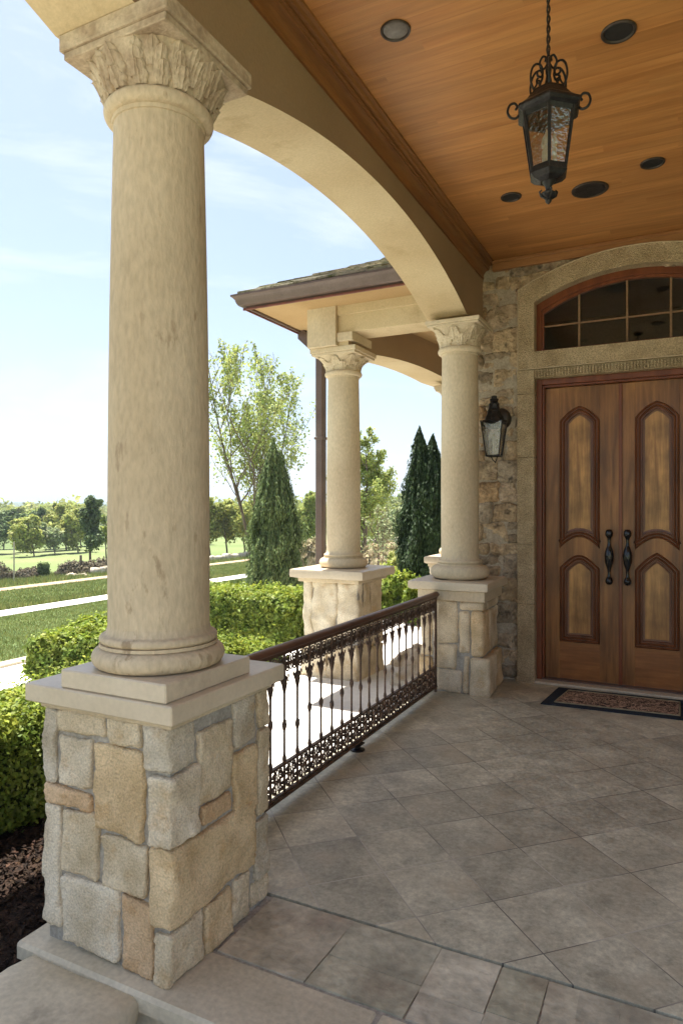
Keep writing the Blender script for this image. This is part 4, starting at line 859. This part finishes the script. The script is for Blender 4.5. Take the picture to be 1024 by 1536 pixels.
def slate(cx,cy,w,L,th,facing,z,tl,k):
    # a slate lying up the slope; facing 'f' slope rises +Y, 'l' slope rises +X
    hw_=w/2; P=[]
    s0=(cy-EY) if facing=='f' else (cx-EX); c0=(cx-EX) if facing=='f' else (cy-EY)
    for a,b in ((-hw_+r_.uniform(-.006,.006),r_.uniform(-.012,.012)),(hw_+r_.uniform(-.006,.006),r_.uniform(-.012,.012)),(hw_,L),(-hw_,L)):
        b=min(b,max(.0,c0+a-s0+.02))
        for dz in (0,th):
            zz=z+b*tanp*.86+dz+tl
            P.append((cx+a,cy+b,zz) if facing=='f' else (cx+b,cy+a,zz))
    f=[(0,2,4,6),(1,7,5,3),(0,1,3,2),(2,3,5,4),(4,5,7,6),(6,7,1,0)]; mb.add(P,f,(k,k*r_.uniform(.92,1.02),k*r_.uniform(.82,1)))
for c in range(24):
    s=.14*c; z=EZ+.115+s*tanp
    x=EX+.03+s; 
    while x<-1.9: w=r_.uniform(.16,.34); slate(x+w/2,EY+.01+s,w-.006,.36,r_.uniform(.014,.024),'f',z,r_.uniform(0,.010),r_.uniform(.65,1.35)); x+=w
    y=EY+.03+s
    while y<8.6: w=r_.uniform(.18,.34); slate(EX+.01+s,y+w/2,w-.006,.36,r_.uniform(.014,.024),'l',z,r_.uniform(0,.010),r_.uniform(.65,1.35)); y+=w
part(mb,'slates',SLATE,t)
mb=MB(); q=3.4; mb.add([(EX+.1,EY+.1,EZ+.10),(-1.9,EY+.1,EZ+.10),(-1.9,EY+.1+q,EZ+.10+q*tanp),(EX+.1+q,EY+.1+q,EZ+.10+q*tanp),(EX+.1,8.7,EZ+.10),(EX+.1+q,8.7,EZ+.10+q*tanp),(-1.9,8.7,EZ+.1+q*tanp)],[(0,1,2,3),(0,3,5,4),(3,2,6,5)]); part(mb,'roof_deck',GUT,t)
t=thing('downpipe','dark brown square downpipe beside the patio column','downpipe',(-3.76,6.93,gz(-3.8)))
mb=MB(); mb.box(-3.815,-3.715,6.88,6.98,gz(-3.8)+.02,3.40,.012); part(mb,'pipe',GUT,t)
mb=MB()
mb.prism([(-3.765,3.44),(-3.765,3.34),(-4.05,3.60),(-4.05,3.71),(-3.98,3.71)],6.885,6.975,lambda u,v,a:(u,a,v)); part(mb,'elbow',GUT,t)
for z in (.9,2.4): mb=MB(); mb.box(-3.825,-3.705,6.87,6.99,z,z+.03,.003); part(mb,'bracket',GUT,t)
# ================================================================ railing
XR=-1.92; Y0,Y1=2.36,5.66
t=thing('porch_railing','dark scrolled iron railing with brown handrail between the two stone pedestals','railing',(XR,4,0))
mb=MB(); pr=[(-.027,0),(-.030,.008),(-.026,.022),(-.014,.032),(.0,.035),(.014,.032),(.026,.022),(.030,.008),(.027,0),(.014,-.006),(.014,-.014),(-.014,-.014),(-.014,-.006)]
mb.prism(pr,Y0,Y1-.02,lambda u,v,a:(XR+u,a,.838+v)); part(mb,'handrail',RAILW,t,True,ang=50)
mb=MB(); mb.box(XR-.012,XR+.012,Y0,Y1-.03,.812,.824,.002); mb.box(XR-.013,XR+.013,Y0,Y1-.03,.214,.228,.003); mb.box(XR-.016,XR+.016,Y0,Y1-.03,.040,.058,.004); mb.box(XR-.010,XR+.010,Y0,Y1-.03,.062,.072,.002); mb.box(XR-.010,XR+.010,Y1-.045,Y1-.025,0.0,.84,.002); part(mb,'rails',RUSTI,t)
NB=24; BY=[Y0+.07+(Y1-Y0-.12)*i/(NB-1) for i in range(NB)]; sp=BY[1]-BY[0]
def spiral(mb,y,z,r,a0,turns,dirn,wire,n=18,xo=0,shrink=.25):
    pts=[]
    for i in range(n+1):
        u=i/n; a=a0+dirn*2*PI*turns*u; rr=r*(1-(1-shrink)*u); pts.append((XR+xo,y+rr*math.cos(a),z+rr*math.sin(a)))
    mb.tube(pts,[wire*(1-.3*i/n) for i in range(n+1)],5); mb.add(*ball(pts[-1],wire*1.5))
def ball(c,r):
    v=[(c[0],c[1],c[2]+r),(c[0],c[1],c[2]-r)]+[(c[0]+r*math.cos(a),c[1]+r*math.sin(a),c[2]) for a in (0,PI/2,PI,1.5*PI)]
    return v,[(0,2,3),(0,3,4),(0,4,5),(0,5,2),(1,3,2),(1,4,3),(1,5,4),(1,2,5)]
def leafy(mb,y,z,a,L,w,xo=0):
    # small cast leaf: a folded diamond with thickness
    c,s=math.cos(a),math.sin(a); P=[(0,0),(L*.45,w),(L,0),(L*.45,-w)]
    v=[]
    for dx in (-.003,.003): v+=[(XR+xo+dx,y+p*c-q*s,z+p*s+q*c) for p,q in P]
    mb.add(v,[(0,1,2,3),(7,6,5,4),(0,4,5,1),(1,5,6,2),(2,6,7,3),(3,7,4,0)])
lo=MB(); up=MB()
for i in range(NB):
    y=BY[i]
    for s in (-1,1):
        if (i==0 and s<0) or (i==NB-1 and s>0): continue
        q=sp/2
        # lower panel: facing scrolls, a tall oval and little leaves
        spiral(lo,y+s*.033,.178,.028,PI if s>0 else 0,1.25,s,.0055); spiral(lo,y+s*.033,.104,.028,PI if s>0 else 0,1.25,-s,.0055)
        spiral(lo,y+s*.048,.141,.017,0 if s>0 else PI,1.1,s,.0045)
        for a in (.5,1.2,-.5,-1.2): leafy(lo,y+s*.012,.141+.028*a,(PI/2-s*(PI/2-.3*a)) ,.034,.0085); leafy(lo,y+s*.03,.141+.045*a,(PI/2-s*(.5*a)) ,.022,.007,.004)
        leafy(lo,y+s*.045,.075,PI/2-s*.5,.03,.006); leafy(lo,y+s*.045,.208,-PI/2+s*.5,.03,.006)
        # upper panel
        spiral(up,y+s*.032,.785,.027,PI if s>0 else 0,1.3,s,.0055); spiral(up,y+s*.030,.728,.025,PI if s>0 else 0,1.2,-s,.0055)
        spiral(up,y+s*.049,.757,.015,0 if s>0 else PI,1.1,-s,.0045); leafy(up,y+s*.024,.688,-PI/2+s*.3,.032,.008)
        for a in (.6,-.6,0): leafy(up,y+s*.01,.757+.03*a,PI/2-s*(PI/2-.4*a),.034,.009); leafy(up,y+s*.045,.757+.03*a,PI/2+s*.9,.022,.008,.005)
        leafy(up,y+s*.004,.700,-PI/2+s*.45,.034,.008); leafy(up,y+s*.004,.672,-PI/2+s*.8,.022,.006)
        leafy(up,y+s*.040,.70,-PI/2+s*.2,.026,.006)
    leafy(up,y,.70,-PI/2,.065,.010); leafy(up,y,.80,-PI/2,.06,.009)
    if i<NB-1:
        c=y+sp/2
        n=16
        for M_,zc,h in ((lo,.141,.066),(up,.762,.045)):
            M_.tube([(XR,c+.020*math.cos(2*PI*k/n),zc+h*math.sin(2*PI*k/n)) for k in range(n+1)],.0036,5)
            leafy(M_,c,zc-h*.7,PI/2,h*1.4,.007)
part(lo,'lower_scrollwork',RUSTI,t); part(up,'upper_scrollwork',RUSTI,t)
for i,y in enumerate(BY):
    mb=MB(); zk=.43+.035*math.sin(i*1.9); pr=[(.0058,0),(.0058,.02)]
    H=.80-.045
    prof=[(.006,.045),(.006,.22),(.0085,.235),(.0098,.245),(.0085,.256),(.0055,.27),(.0052,zk-.03),(.0075,zk-.02),(.0105,zk-.006),(.0105,zk+.006),(.0075,zk+.02),(.0052,zk+.03),(.0055,.60),(.009,.625),(.013,.65),(.010,.672),(.006,.69),(.006,.812)]
    prof=[(a*1.3,b) for a,b in prof]
    mb.lathe(prof,(XR,y,0),8)
    for k in range(3): leafy(mb,y,zk,[.5,2.6,4.2][k]+i*.7,.026,.007)
    for k in range(2): leafy(mb,y,zk+.012,[1.2,3.6][k]-i*.5,.018,.006,.005*(k*2-1))
    part(mb,'baluster',RUSTI,t,True,ang=50)
mb=MB(); y=4.04; pr=[(.05,.0),(.05,.006),(.028,.012),(.016,.026),(.022,.034),(.030,.040)]
mb.lathe(pr,(XR,y,0),24); mb.box(XR-.03,XR+.03,y-.055,y+.055,.030,.041,.003); part(mb,'foot',IRON,t,True,ang=40)
# ================================================================ hanging lantern
LX,LY=-.532,3.092
t=thing('hanging_lantern','black scrolled iron lantern hanging on a twisted rod from the wood ceiling','lantern',(LX,LY,2.953))
def hexring(mb,prof,c,a0=0,n=6):
    v=[];f=[]
    for r,z in prof:
        for i in range(n): a=a0+2*PI*i/n; v.append((c[0]+r*math.cos(a),c[1]+r*math.sin(a),z))
    for j in range(len(prof)-1):
        for i in range(n): f.append((j*n+i,j*n+(i+1)%n,(j+1)*n+(i+1)%n,(j+1)*n+i))
    mb.add(v,f)
A0=R(42)
mb=MB(); hexring(mb,[(.020,3.445),(.060,3.442),(.072,3.452),(.078,3.440),(.105,3.405),(.135,3.380),(.148,3.374),(.150,3.362),(.140,3.352),(.124,3.343),(.118,3.325),(.106,3.325),(.10,3.36),(.02,3.42)],(LX,LY),A0); part(mb,'roof',IRON,t)
mb=MB()
for i in range(6):
    a=A0+2*PI*i/6; mb.tube([(LX+.119*math.cos(a),LY+.119*math.sin(a),3.345),(LX+.080*math.cos(a),LY+.080*math.sin(a),3.085)],[.0085,.0075],6)
hexring(mb,[(.078,3.11),(.088,3.105),(.088,3.078),(.070,3.060),(.040,3.048),(.035,3.048),(.035,3.09),(.074,3.095),(.078,3.11)],(LX,LY),A0); part(mb,'cage',IRON,t)
for i in range(6):
    a,b=A0+2*PI*i/6,A0+2*PI*(i+1)/6; mb=MB(); mb.add([(LX+.115*math.cos(a),LY+.115*math.sin(a),3.34),(LX+.115*math.cos(b),LY+.115*math.sin(b),3.34),(LX+.078*math.cos(b),LY+.078*math.sin(b),3.09),(LX+.078*math.cos(a),LY+.078*math.sin(a),3.09)],[(0,1,2,3)]); part(mb,'glass_pane',GLASSL,t)
mb=MB()
for k in range(3):
    a=k*2.1+.4; c=(LX+.026*math.cos(a),LY+.026*math.sin(a),0); mb.lathe([(.010,3.09),(.010,3.20),(.003,3.202)],c,12); mb.lathe([(.004,3.20),(.012,3.215),(.013,3.235),(.006,3.258),(.001,3.272)],c,12)
part(mb,'candles',BRASSY,t,True)
mb=MB(); mb.lathe([(.030,3.05),(.022,3.04),(.014,3.028),(.012,3.012),(.022,3.006),(.034,2.997),(.030,2.986),(.016,2.980),(.010,2.972),(.014,2.966),(.010,2.957),(.001,2.950)],(LX,LY,0),20)
for i in range(4):
    a=i*PI/2+.5; mb.tube([(LX+.01*math.cos(a),LY+.01*math.sin(a),2.972),(LX+.034*math.cos(a),LY+.034*math.sin(a),2.985),(LX+.040*math.cos(a),LY+.040*math.sin(a),3.005),(LX+.030*math.cos(a),LY+.030*math.sin(a),3.012)],.004,5)
part(mb,'finial',IRON,t,True,ang=50)
mb=MB()
def scroll(mb,a,P,w):
    # smooth through (radius,z) points in the vertical plane at angle a
    Q=[]; 
    for i in range(len(P)-1):
        p0=P[max(0,i-1)];p1=P[i];p2=P[i+1];p3=P[min(len(P)-1,i+2)]
        for k in range(5):
            u=k/5; f=lambda j:.5*((2*p1[j])+(-p0[j]+p2[j])*u+(2*p0[j]-5*p1[j]+4*p2[j]-p3[j])*u*u+(-p0[j]+3*p1[j]-3*p2[j]+p3[j])*u**3); Q.append((f(0),f(1)))
    Q.append(P[-1]); mb.tube([(LX+r*math.cos(a),LY+r*math.sin(a),z) for r,z in Q],w,6)
for i in range(6):
    a=A0+2*PI*i/6
    if i in (0,3): mb=MB(); scroll(mb,a-PI/6,[(.128,3.362),(.142,3.352),(.164,3.360),(.176,3.386),(.167,3.414),(.146,3.420),(.134,3.404),(.142,3.390)],.0058); part(mb,'rim_scroll',IRON,t,True)
    mb=MB(); scroll(mb,a,[(.074,3.448),(.088,3.485),(.084,3.530),(.066,3.560),(.040,3.562),(.028,3.535),(.036,3.510),(.054,3.512),(.056,3.528),(.048,3.534)],.0052)
    scroll(mb,a,[(.074,3.448),(.060,3.47),(.052,3.49),(.040,3.488),(.040,3.474),(.048,3.472)],.0038); part(mb,'crown_scroll',IRON,t,True)
    if i%2==0: mb=MB(); scroll(mb,a,[(.006,3.575),(.022,3.560),(.038,3.572),(.041,3.60),(.027,3.618),(.013,3.608),(.016,3.590)],.005); part(mb,'stem_scroll',IRON,t,True)

mb=MB(); mb.lathe([(.016,3.44),(.012,3.47),(.016,3.49),(.010,3.52),(.014,3.545),(.009,3.57),(.012,3.60),(.006,3.615)],(LX,LY,0),14)
for k in (0,1):
    mb.tube([(LX+.0052*math.cos(z*70+PI*k),LY+.0052*math.sin(z*70+PI*k),z) for z in [3.60+.33*i/160 for i in range(161)]],.0046,5)
mb.lathe([(.06,CZ),(.06,CZ-.008),(.045,CZ-.016),(.02,CZ-.03),(.008,CZ-.05)],(LX,LY,0),24,caps=False); part(mb,'rod',IRON,t,True,ang=60)
# ================================================================ wall lantern
WX,WYY=-1.545,6.165
t=thing('wall_lantern','black iron lantern mounted on the rubble wall between column and door','lantern',(WX,WYY,2.02))
mb=MB(); mb.lathe([(.118,2.385),(.122,2.392),(.118,2.40),(.09,2.408),(.085,2.43),(.070,2.455),(.062,2.485),(.066,2.495),(.052,2.51),(.046,2.545),(.050,2.556),(.040,2.565),(.034,2.582),(.042,2.592),(.040,2.602),(.026,2.606),(.028,2.625),(.02,2.632),(.001,2.633)],(WX,WYY,0),8); 
mb.lathe([(.118,2.385),(.08,2.36),(.05,2.33),(.001,2.325)],(WX,WYY,0),16); part(mb,'hood',IRON,t,True,ang=30)
mb=MB(); q=[(1,1),(-1,1),(-1,-1),(1,-1)]; T=[(WX+.098*a,WYY+.098*b,2.40) for a,b in q]; B=[(WX+.058*a,WYY+.058*b,2.08) for a,b in q]
for a,b in zip(T,B): mb.tube([a,b],.0065,6)
for k in range(4): mb.tube([B[k],B[(k+1)%4]],.0075,6)
mb.tube([(WX-.03,WYY,2.08),(WX-.012,WYY,2.045),(WX+.012,WYY,2.022),(WX+.018,WYY,2.015)],.005,6); mb.tube([(WX+.03,WYY,2.08),(WX+.024,WYY,2.045),(WX+.012,WYY,2.022)],.005,6); mb.tube([B[0],B[2]],.005,5); mb.tube([B[1],B[3]],.005,5)
part(mb,'cage',IRON,t,True)
mb=MB(); Ti=[(WX+.092*a,WYY+.092*b,2.39) for a,b in q]; Bi=[(WX+.055*a,WYY+.055*b,2.085) for a,b in q]
for k in range(4): mb.add([Ti[k],Ti[(k+1)%4],Bi[(k+1)%4],Bi[k]],[(0,1,2,3)])
part(mb,'glass_panes',GLASSL,t)
mb=MB(); mb.lathe([(.014,2.085),(.014,2.17),(.004,2.172)],(WX,WYY,0),12); mb.lathe([(.006,2.172),(.016,2.20),(.016,2.235),(.006,2.27),(.001,2.285)],(WX,WYY,0),12); part(mb,'candle',BRASSY,t,True)
mb=MB(); mb.tube([(WX,WYY+.03,2.45),(WX+.01,WYY+.10,2.475),(WX+.02,6.30,2.455)],[.016,.014,.02],10)
n=24; v=[];f=[]
for r,yy in ((.001,6.262),(.05,6.266),(.074,6.282),(.082,6.30),(.082,6.36)):
    for i in range(n): a=2*PI*i/n; v.append((WX+.035+r*math.cos(a),yy,2.44+r*1.15*math.sin(a)))
for j in range(4):
    for i in range(n): f.append((j*n+i,j*n+(i+1)%n,(j+1)*n+(i+1)%n,(j+1)*n+i))
mb.add(v,f); part(mb,'wall_mount',LAMPI,t,True,ang=50)
# ================================================================ garden
t=tag((lambda m:(stone(m,-2.95,-2.30,6.95,7.6,-.3,-.02,.14,.04,.006,.035,5),stone(m,-2.62,-2.2,6.2,6.75,-.3,-.06,.09,.03,.006,.035,8),m.build('garden_boulder',STONE,None,True,180))[2])(MB()),'low sunlit boulders behind the far end of the railing','boulder')
boxed_hedge('clipped_hedge','dark clipped hedge left of the near pedestal, above the mulch',-3.47,2.75,.34,1.95,-.16,.50,R(2),120000,.018,HEDGE,1,'clipped hedges of yellow green leaves')
boxed_hedge('clipped_hedge','long yellow topped hedge standing before the tall juniper',-6.0,8.25,1.28,.5,-.44,.40,0,70000,.034,HEDGE,2,'clipped hedges of yellow green leaves',rounded=.2,lump=.05)
boxed_hedge('round_shrub','rounded golden green bush at the edge of the white paving, left of the column',-6.15,6.05,.82,.62,-.44,.14,R(20),42000,.034,HEDGE,3,rounded=.34,lump=.09)
boxed_hedge('round_shrub','small yellow green tuft of bush just beyond the railing top',-4.05,5.85,.30,.26,-.2,.20,0,12000,.028,HEDGE,4,rounded=.25,lump=.07)
boxed_hedge('round_shrub','bright leafy bush low between patio pedestal and dark cypress',-4.25,10.4,.45,.45,-.2,.50,0,16000,.045,HEDGE,6,rounded=.35,lump=.16)
boxed_hedge('round_shrub','yellow green bush under the dark cypress beside the house pedestal',-3.5,9.95,.36,.4,-.2,.42,0,14000,.045,HEDGE,7,rounded=.3,lump=.15)
conifer('juniper_tree','tall feathery grey green juniper between the column and the downpipe',-7.0,11.0,3.30,.52,75000,CYP,3,tips=((-.05,.0,.97),(.12,.05,.93),(-.02,0,1.0)),size=.026)
conifer('cypress_tree','dark narrow cypress with two tips beside the column by the wall',-4.45,12.4,3.35,.50,75000,CYPD,8,tips=((-.11,0,1.0),(.15,.05,.95),(.02,0,.88),(-.2,0,.6)),size=.030)
tree('poplar_tree','tall airy young tree with several stems and sparse spring leaves behind the juniper',-12.4,18.4,7.9,2.5,.2,11500,LEAF,4,stems=4,leaf=.065,limbs=12,upright=1.3,clump=.36,dens=.55,trunk_r=.06)
def at(px,d):
    u=(px-512)/1013.2; a=R(26.77); return (u*math.cos(a)-math.sin(a))*d,(math.cos(a)+u*math.sin(a))*d
K=0
def T(px,d,topy,spread,m,n,label,crown0=.25,name='garden_tree',group=None,leaf=.1,clump=.36,upright=.5,stems=1,limbs=8,trunk_r=None):
    global K; K+=1; x,y=at(px,d); h=1.6+(762.4-topy)/1013.2*d-gz(x); return tree(name,label,x,y,h,spread,crown0,n,m,40+K,leaf=leaf,group=group,clump=clump,upright=upright,stems=stems,limbs=limbs,trunk_r=trunk_r)
g1='olive green trees in a row across the lawn'
T(316,38,748,1.5,LEAFO,9000,'olive green tree nearest the column in the row beyond the lawn',.30,group=g1,leaf=.12,clump=.6)
T(341,39,752,1.5,LEAFO,9000,'second olive green tree right of the near column, beyond the lawn',.30,group=g1,leaf=.12,clump=.6)
T(366,38,756,1.4,LEAFO,8000,'olive green tree of the row just left of the juniper',.30,group=g1,leaf=.12,clump=.6)
T(446,34,735,1.3,LEAF,9000,'light green bushy tree right of the juniper',.15,group=g1,leaf=.10,clump=.6)
T(472,36,742,1.3,LEAF,8000,'light green tree seen beside the brown downpipe',.15,group=g1,leaf=.10,clump=.6)
T(546,20,652,1.5,LEAF,13000,'slender birch like tree right of the patio column',.1,name='birch_tree',leaf=.055,upright=.9,clump=.42,limbs=12)
T(572,30,742,1.5,LEAFG,8000,'grey green tree low on the skyline right of the patio column',.1,name='olive_tree',leaf=.09,clump=.6)
T(598,31,744,1.6,LEAFG,9000,'grey green tree in the middle of the gap between the two far columns',.1,name='olive_tree',leaf=.09,clump=.6)
T(626,29,742,1.5,LEAFG,9000,'grey green tree partly behind the dark cypress',.1,name='olive_tree',leaf=.09,clump=.6)
T(566,12,752,.75,LEAFG,700,'thin nearly bare sapling above the patio pedestal',.45,name='sapling',leaf=.03,upright=.9,clump=.3,trunk_r=.022)
T(138,31,737,.72,LEAFD,18000,'dark dense tree on a bare stem nearest the column, left side',.3,name='evergreen_tree',leaf=.085,clump=.95,upright=.9)
T(160,40,770,1.2,LEAF,6000,'yellow green tree peeping out behind the left of the near column',.25,leaf=.12)
T(100,55,757,2.0,LEAFO,14000,'broad yellow green tree beyond the green, left of the dark tree on a stem',.06,leaf=.16,clump=.62)
T(122,62,765,2.1,LEAFO,11000,'olive tree behind the dark tree on a stem',.06,leaf=.17,clump=.62)
T(77,58,775,1.5,LEAFG,9000,'small greyish tree between the dark round tree and the broad one',.06,leaf=.15,clump=.62)
T(40,53,768,1.7,LEAFD,14000,'dark round tree beyond the green near the left edge',.06,leaf=.15,name='evergreen_tree',clump=.62)
T(6,60,772,2.0,LEAFG,9000,'grey tree at the left edge beyond the green',.06,leaf=.16,clump=.62)
T(60,80,768,2.2,LEAF,8000,'pale green tree behind the dark round tree',.06,leaf=.2,clump=.62)
T(20,90,764,2.4,LEAFO,8000,'tree at the back, seen between the leftmost grey and dark trees',.06,leaf=.22,clump=.62)
T(52,46,772,1.5,LEAFO,8000,'light green tree overlapping the right side of the dark round tree',.06,leaf=.15,clump=.6)
T(118,50,762,1.7,LEAFO,9000,'light green tree directly left of the dark tree on a stem',.06,leaf=.15,clump=.6)
T(84,48,780,1.3,LEAFG,6000,'low greyish tree in front of the broad yellow green tree',.06,leaf=.14,clump=.6)
T(-20,50,765,2.0,LEAFD,8000,'dark tree half outside the left edge',.06,leaf=.18,name='evergreen_tree',clump=.62)
for px,d,topy,m,l in ((295,60,762,LEAFO,'tree in the far row hidden mostly behind the right edge of the near column'),(395,55,762,LEAFG,'grey green far tree seen low between juniper and poplar trunk'),(425,60,758,LEAFO,'olive far tree hidden mostly behind the juniper')):
    T(px,d,topy,2.1,m,6000,l,.08,leaf=.2,group='trees of the far row behind the juniper',clump=.6)
def S(px,d,h,r,m,n,label,leaf=.05,name='shrub',group=None,up=False,asp=1.5,cat='shrub'):
    global K; K+=1; x,y=at(px,d); return shrub(name,label,x,y,r,r,h,n,leaf,m,60+K,group,cat,up,asp)
S(464,24,1.0,.75,DRYG,7000,'pale feathery round bush beside the downpipe foot',.05,'grass_clump',up=True,asp=4)
for i,(px,d,h,r,l) in enumerate(((560,17,.95,.7,'pale dry grass clump right beside the patio column base'),(583,18,1.0,.8,'pale dry grass clump below the bare sapling'),(606,17,.9,.7,'pale dry grass clump left of the dark cypress foot'),(590,15,.55,.6,'low dry grass clump in front of the other pale clumps'))):
    S(px,d,h,r,DRYG if i!=2 else LEAFO,5000,l,.045,'grass_clump','dry grass clumps between the far columns',True,3.5)
gs='scrubby shrubs along the dirt path'
for i,(px,d,h,r,l) in enumerate(((-4,27,.7,.6,'scrubby shrub at the left edge by the dirt path'),(36,27,.42,.5,'low brown shrub right of the thin pale pole'),(50,27.5,.45,.4,'low brown shrub left of the clipped stump'),(103,28,.6,.5,'brown shrub left of the wooden post'),(116,28,.62,.45,'brown shrub right behind the wooden post'),(134,28,.60,.5,'brown shrub below the dark tree on a stem'),(152,28.5,.62,.5,'brown shrub touching the left side of the near column'))):
    S(px,d,h,r,SCRUB,2500,l,.06,'scrub_shrub',gs)
x,y=at(66,27.5); boxed_hedge('clipped_shrub','small square clipped shrub by the dirt path',x,y,.18,.18,gz(x),gz(x)+.62,.4,2500,.05,LEAFD,9,rounded=.1)
def post(px,d,h,r,label,m,name,cat):
    x,y=at(px,d); t=thing(name,label,cat,(x,y,gz(x))); mb=MB(); mb.lathe([(r,-.2),(r*.95,h*.97),(r*.6,h),(.001,h)],(x,y,gz(x)),10); part(mb,'shaft',m,t,True,ang=40); mb=MB(); mb.lathe([(r*1.5,0),(r*1.5,.04),(r,.06)],(x,y,gz(x)),10); part(mb,'footing',KERB,t)
post(21.5,26,1.55,.028,'thin pale metal pole standing at the edge of the green',KERB,'metal_pole','pole')
post(121.5,28,.86,.055,'short weathered wooden post among the brown shrubs',WOODP,'wooden_post','post')
x,y=at(113,27.3); mb=MB()
for i in range(5): stone(mb,x-.5+.22*i,x-.25+.22*i,y-.15+.04*i,y+.1+.04*i,gz(x)-.05,gz(x)+.10+.05*(i%2),.06,.03,.004,.05,i)
tag(mb.build('pale_rocks',KERB,None,True,180),'small heap of pale rocks by the dirt path','rocks')
# low dry stone wall beyond the lawn, under the row of olive trees
mb=MB(); r_=random.Random(3); y=20.0
for k in range(70):
    w=r_.uniform(.5,.9); stone(mb,-21.6,-21.3,y,y+w,gz(-21.4)-.1,gz(-21.4)+r_.uniform(.28,.36),.05,.02,.003,.12,k,(r_.uniform(.8,1.1),)*3); y+=w
tag(mb.build('garden_wall',STONE,None,True,180),'long low pale stone wall under the row of olive green trees','wall')
# grass blades on the nearer lawn, taller along the path
def blades(name,x0,x1,y0,y1,n,h,w,seed,label):
    rg=np.random.default_rng(seed); P=rg.uniform((x0,y0,0),(x1,y1,0),(n,3)); P[:,2]=[gz(a) for a in P[:,0]]; hh=rg.uniform(.5,1.4,n)*h
    a=rg.uniform(0,2*PI,n); b=np.stack([np.cos(a),np.sin(a),0*a],1)*w; ln=rg.normal(0,.35,(n,3))*h; ln[:,2]=hh
    v=np.stack([P-b,P+b,P+ln],1).reshape(-1,3); me=bpy.data.meshes.new(name); me.vertices.add(3*n); me.vertices.foreach_set('co',v.ravel().astype('f')); me.loops.add(3*n); me.loops.foreach_set('vertex_index',np.arange(3*n,dtype='i')); me.polygons.add(n); me.polygons.foreach_set('loop_start',np.arange(0,3*n,3,dtype='i')); me.update(calc_edges=True); me.validate()
    ca=me.color_attributes.new('tint','FLOAT_COLOR','POINT'); q=np.ones((n,4),'f'); k=rg.uniform(.6,1.3,n); q[:,0]=k*rg.uniform(.85,1.35,n); q[:,1]=k; q[:,2]=k; ca.data.foreach_set('color',np.repeat(q,3,0).ravel())
    me.materials.append(BLADE); o=bpy.data.objects.new(name,me); COL.objects.link(o); tag(o,label,'grass',kind='stuff')
blades('lawn_grass_blades',-12.8,-7.95,4,22,170000,.035,.005,1,'short green lawn grass between kerb and pale garden path')
blades('verge_grass_blades',-14.6,-13.92,5,40,40000,.11,.008,2,'taller rough grass along the far side of the garden path')
blades('far_lawn_grass_blades',-19,-14.6,8,34,70000,.05,.010,3,'green lawn grass between garden path and dirt path')
blades('field_verge_blades',-24.6,-20.5,8,50,50000,.16,.014,4,'rough grass between the dirt path and the mown green')
# far woods that read as one mass
rg=np.random.default_rng(9); P=[];D=[];Sz=[]
for k in range(1500):
    d=100+330*rg.random()**1.1; a=rg.uniform(R(-20),R(75)); x,y=-math.sin(a)*d,math.cos(a)*d; hh=rg.uniform(3.5,6.5)*(1 if d<200 else 1.2); n=110
    o=rg.normal(0,1,(n,3)); o/=np.linalg.norm(o,axis=1,keepdims=True); r=hh*.5; P.append(np.array([x,y,gz(x)+hh*.5])+o*np.array([r*.9,r*.9,r])*(rg.random(n)**.3)[:,None]); D.append(o); Sz.append(np.full(n,.5+d/700))
P=np.concatenate(P);D=np.concatenate(D);Sz=np.concatenate(Sz); tv=np.repeat(rg.uniform(.6,1.25,1500),110)
o=card_mesh('far_woods',LEAFO,P,D,Sz,1.3,.7,(.7,1.2),None,5,tv=tv); tag(o,'distant belt of woods below the hazy hills','woods',kind='stuff')
# ================================================================ air
mb=MB(); mb.box(-5060,5060,-3060,6060,-22,70); hm=bpy.data.materials.new('haze_air'); hm.use_nodes=True; t_=hm.node_tree; t_.nodes.clear()
o_=t_.nodes.new('ShaderNodeOutputMaterial'); pv=t_.nodes.new('ShaderNodeVolumePrincipled'); pv.inputs['Density'].default_value=.0007; pv.inputs['Color'].default_value=(.74,.86,1,1); pv.inputs['Anisotropy'].default_value=.3
t_.links.new(pv.outputs[0],o_.inputs['Volume']); tag(mb.build('haze',hm),kind='stuff')
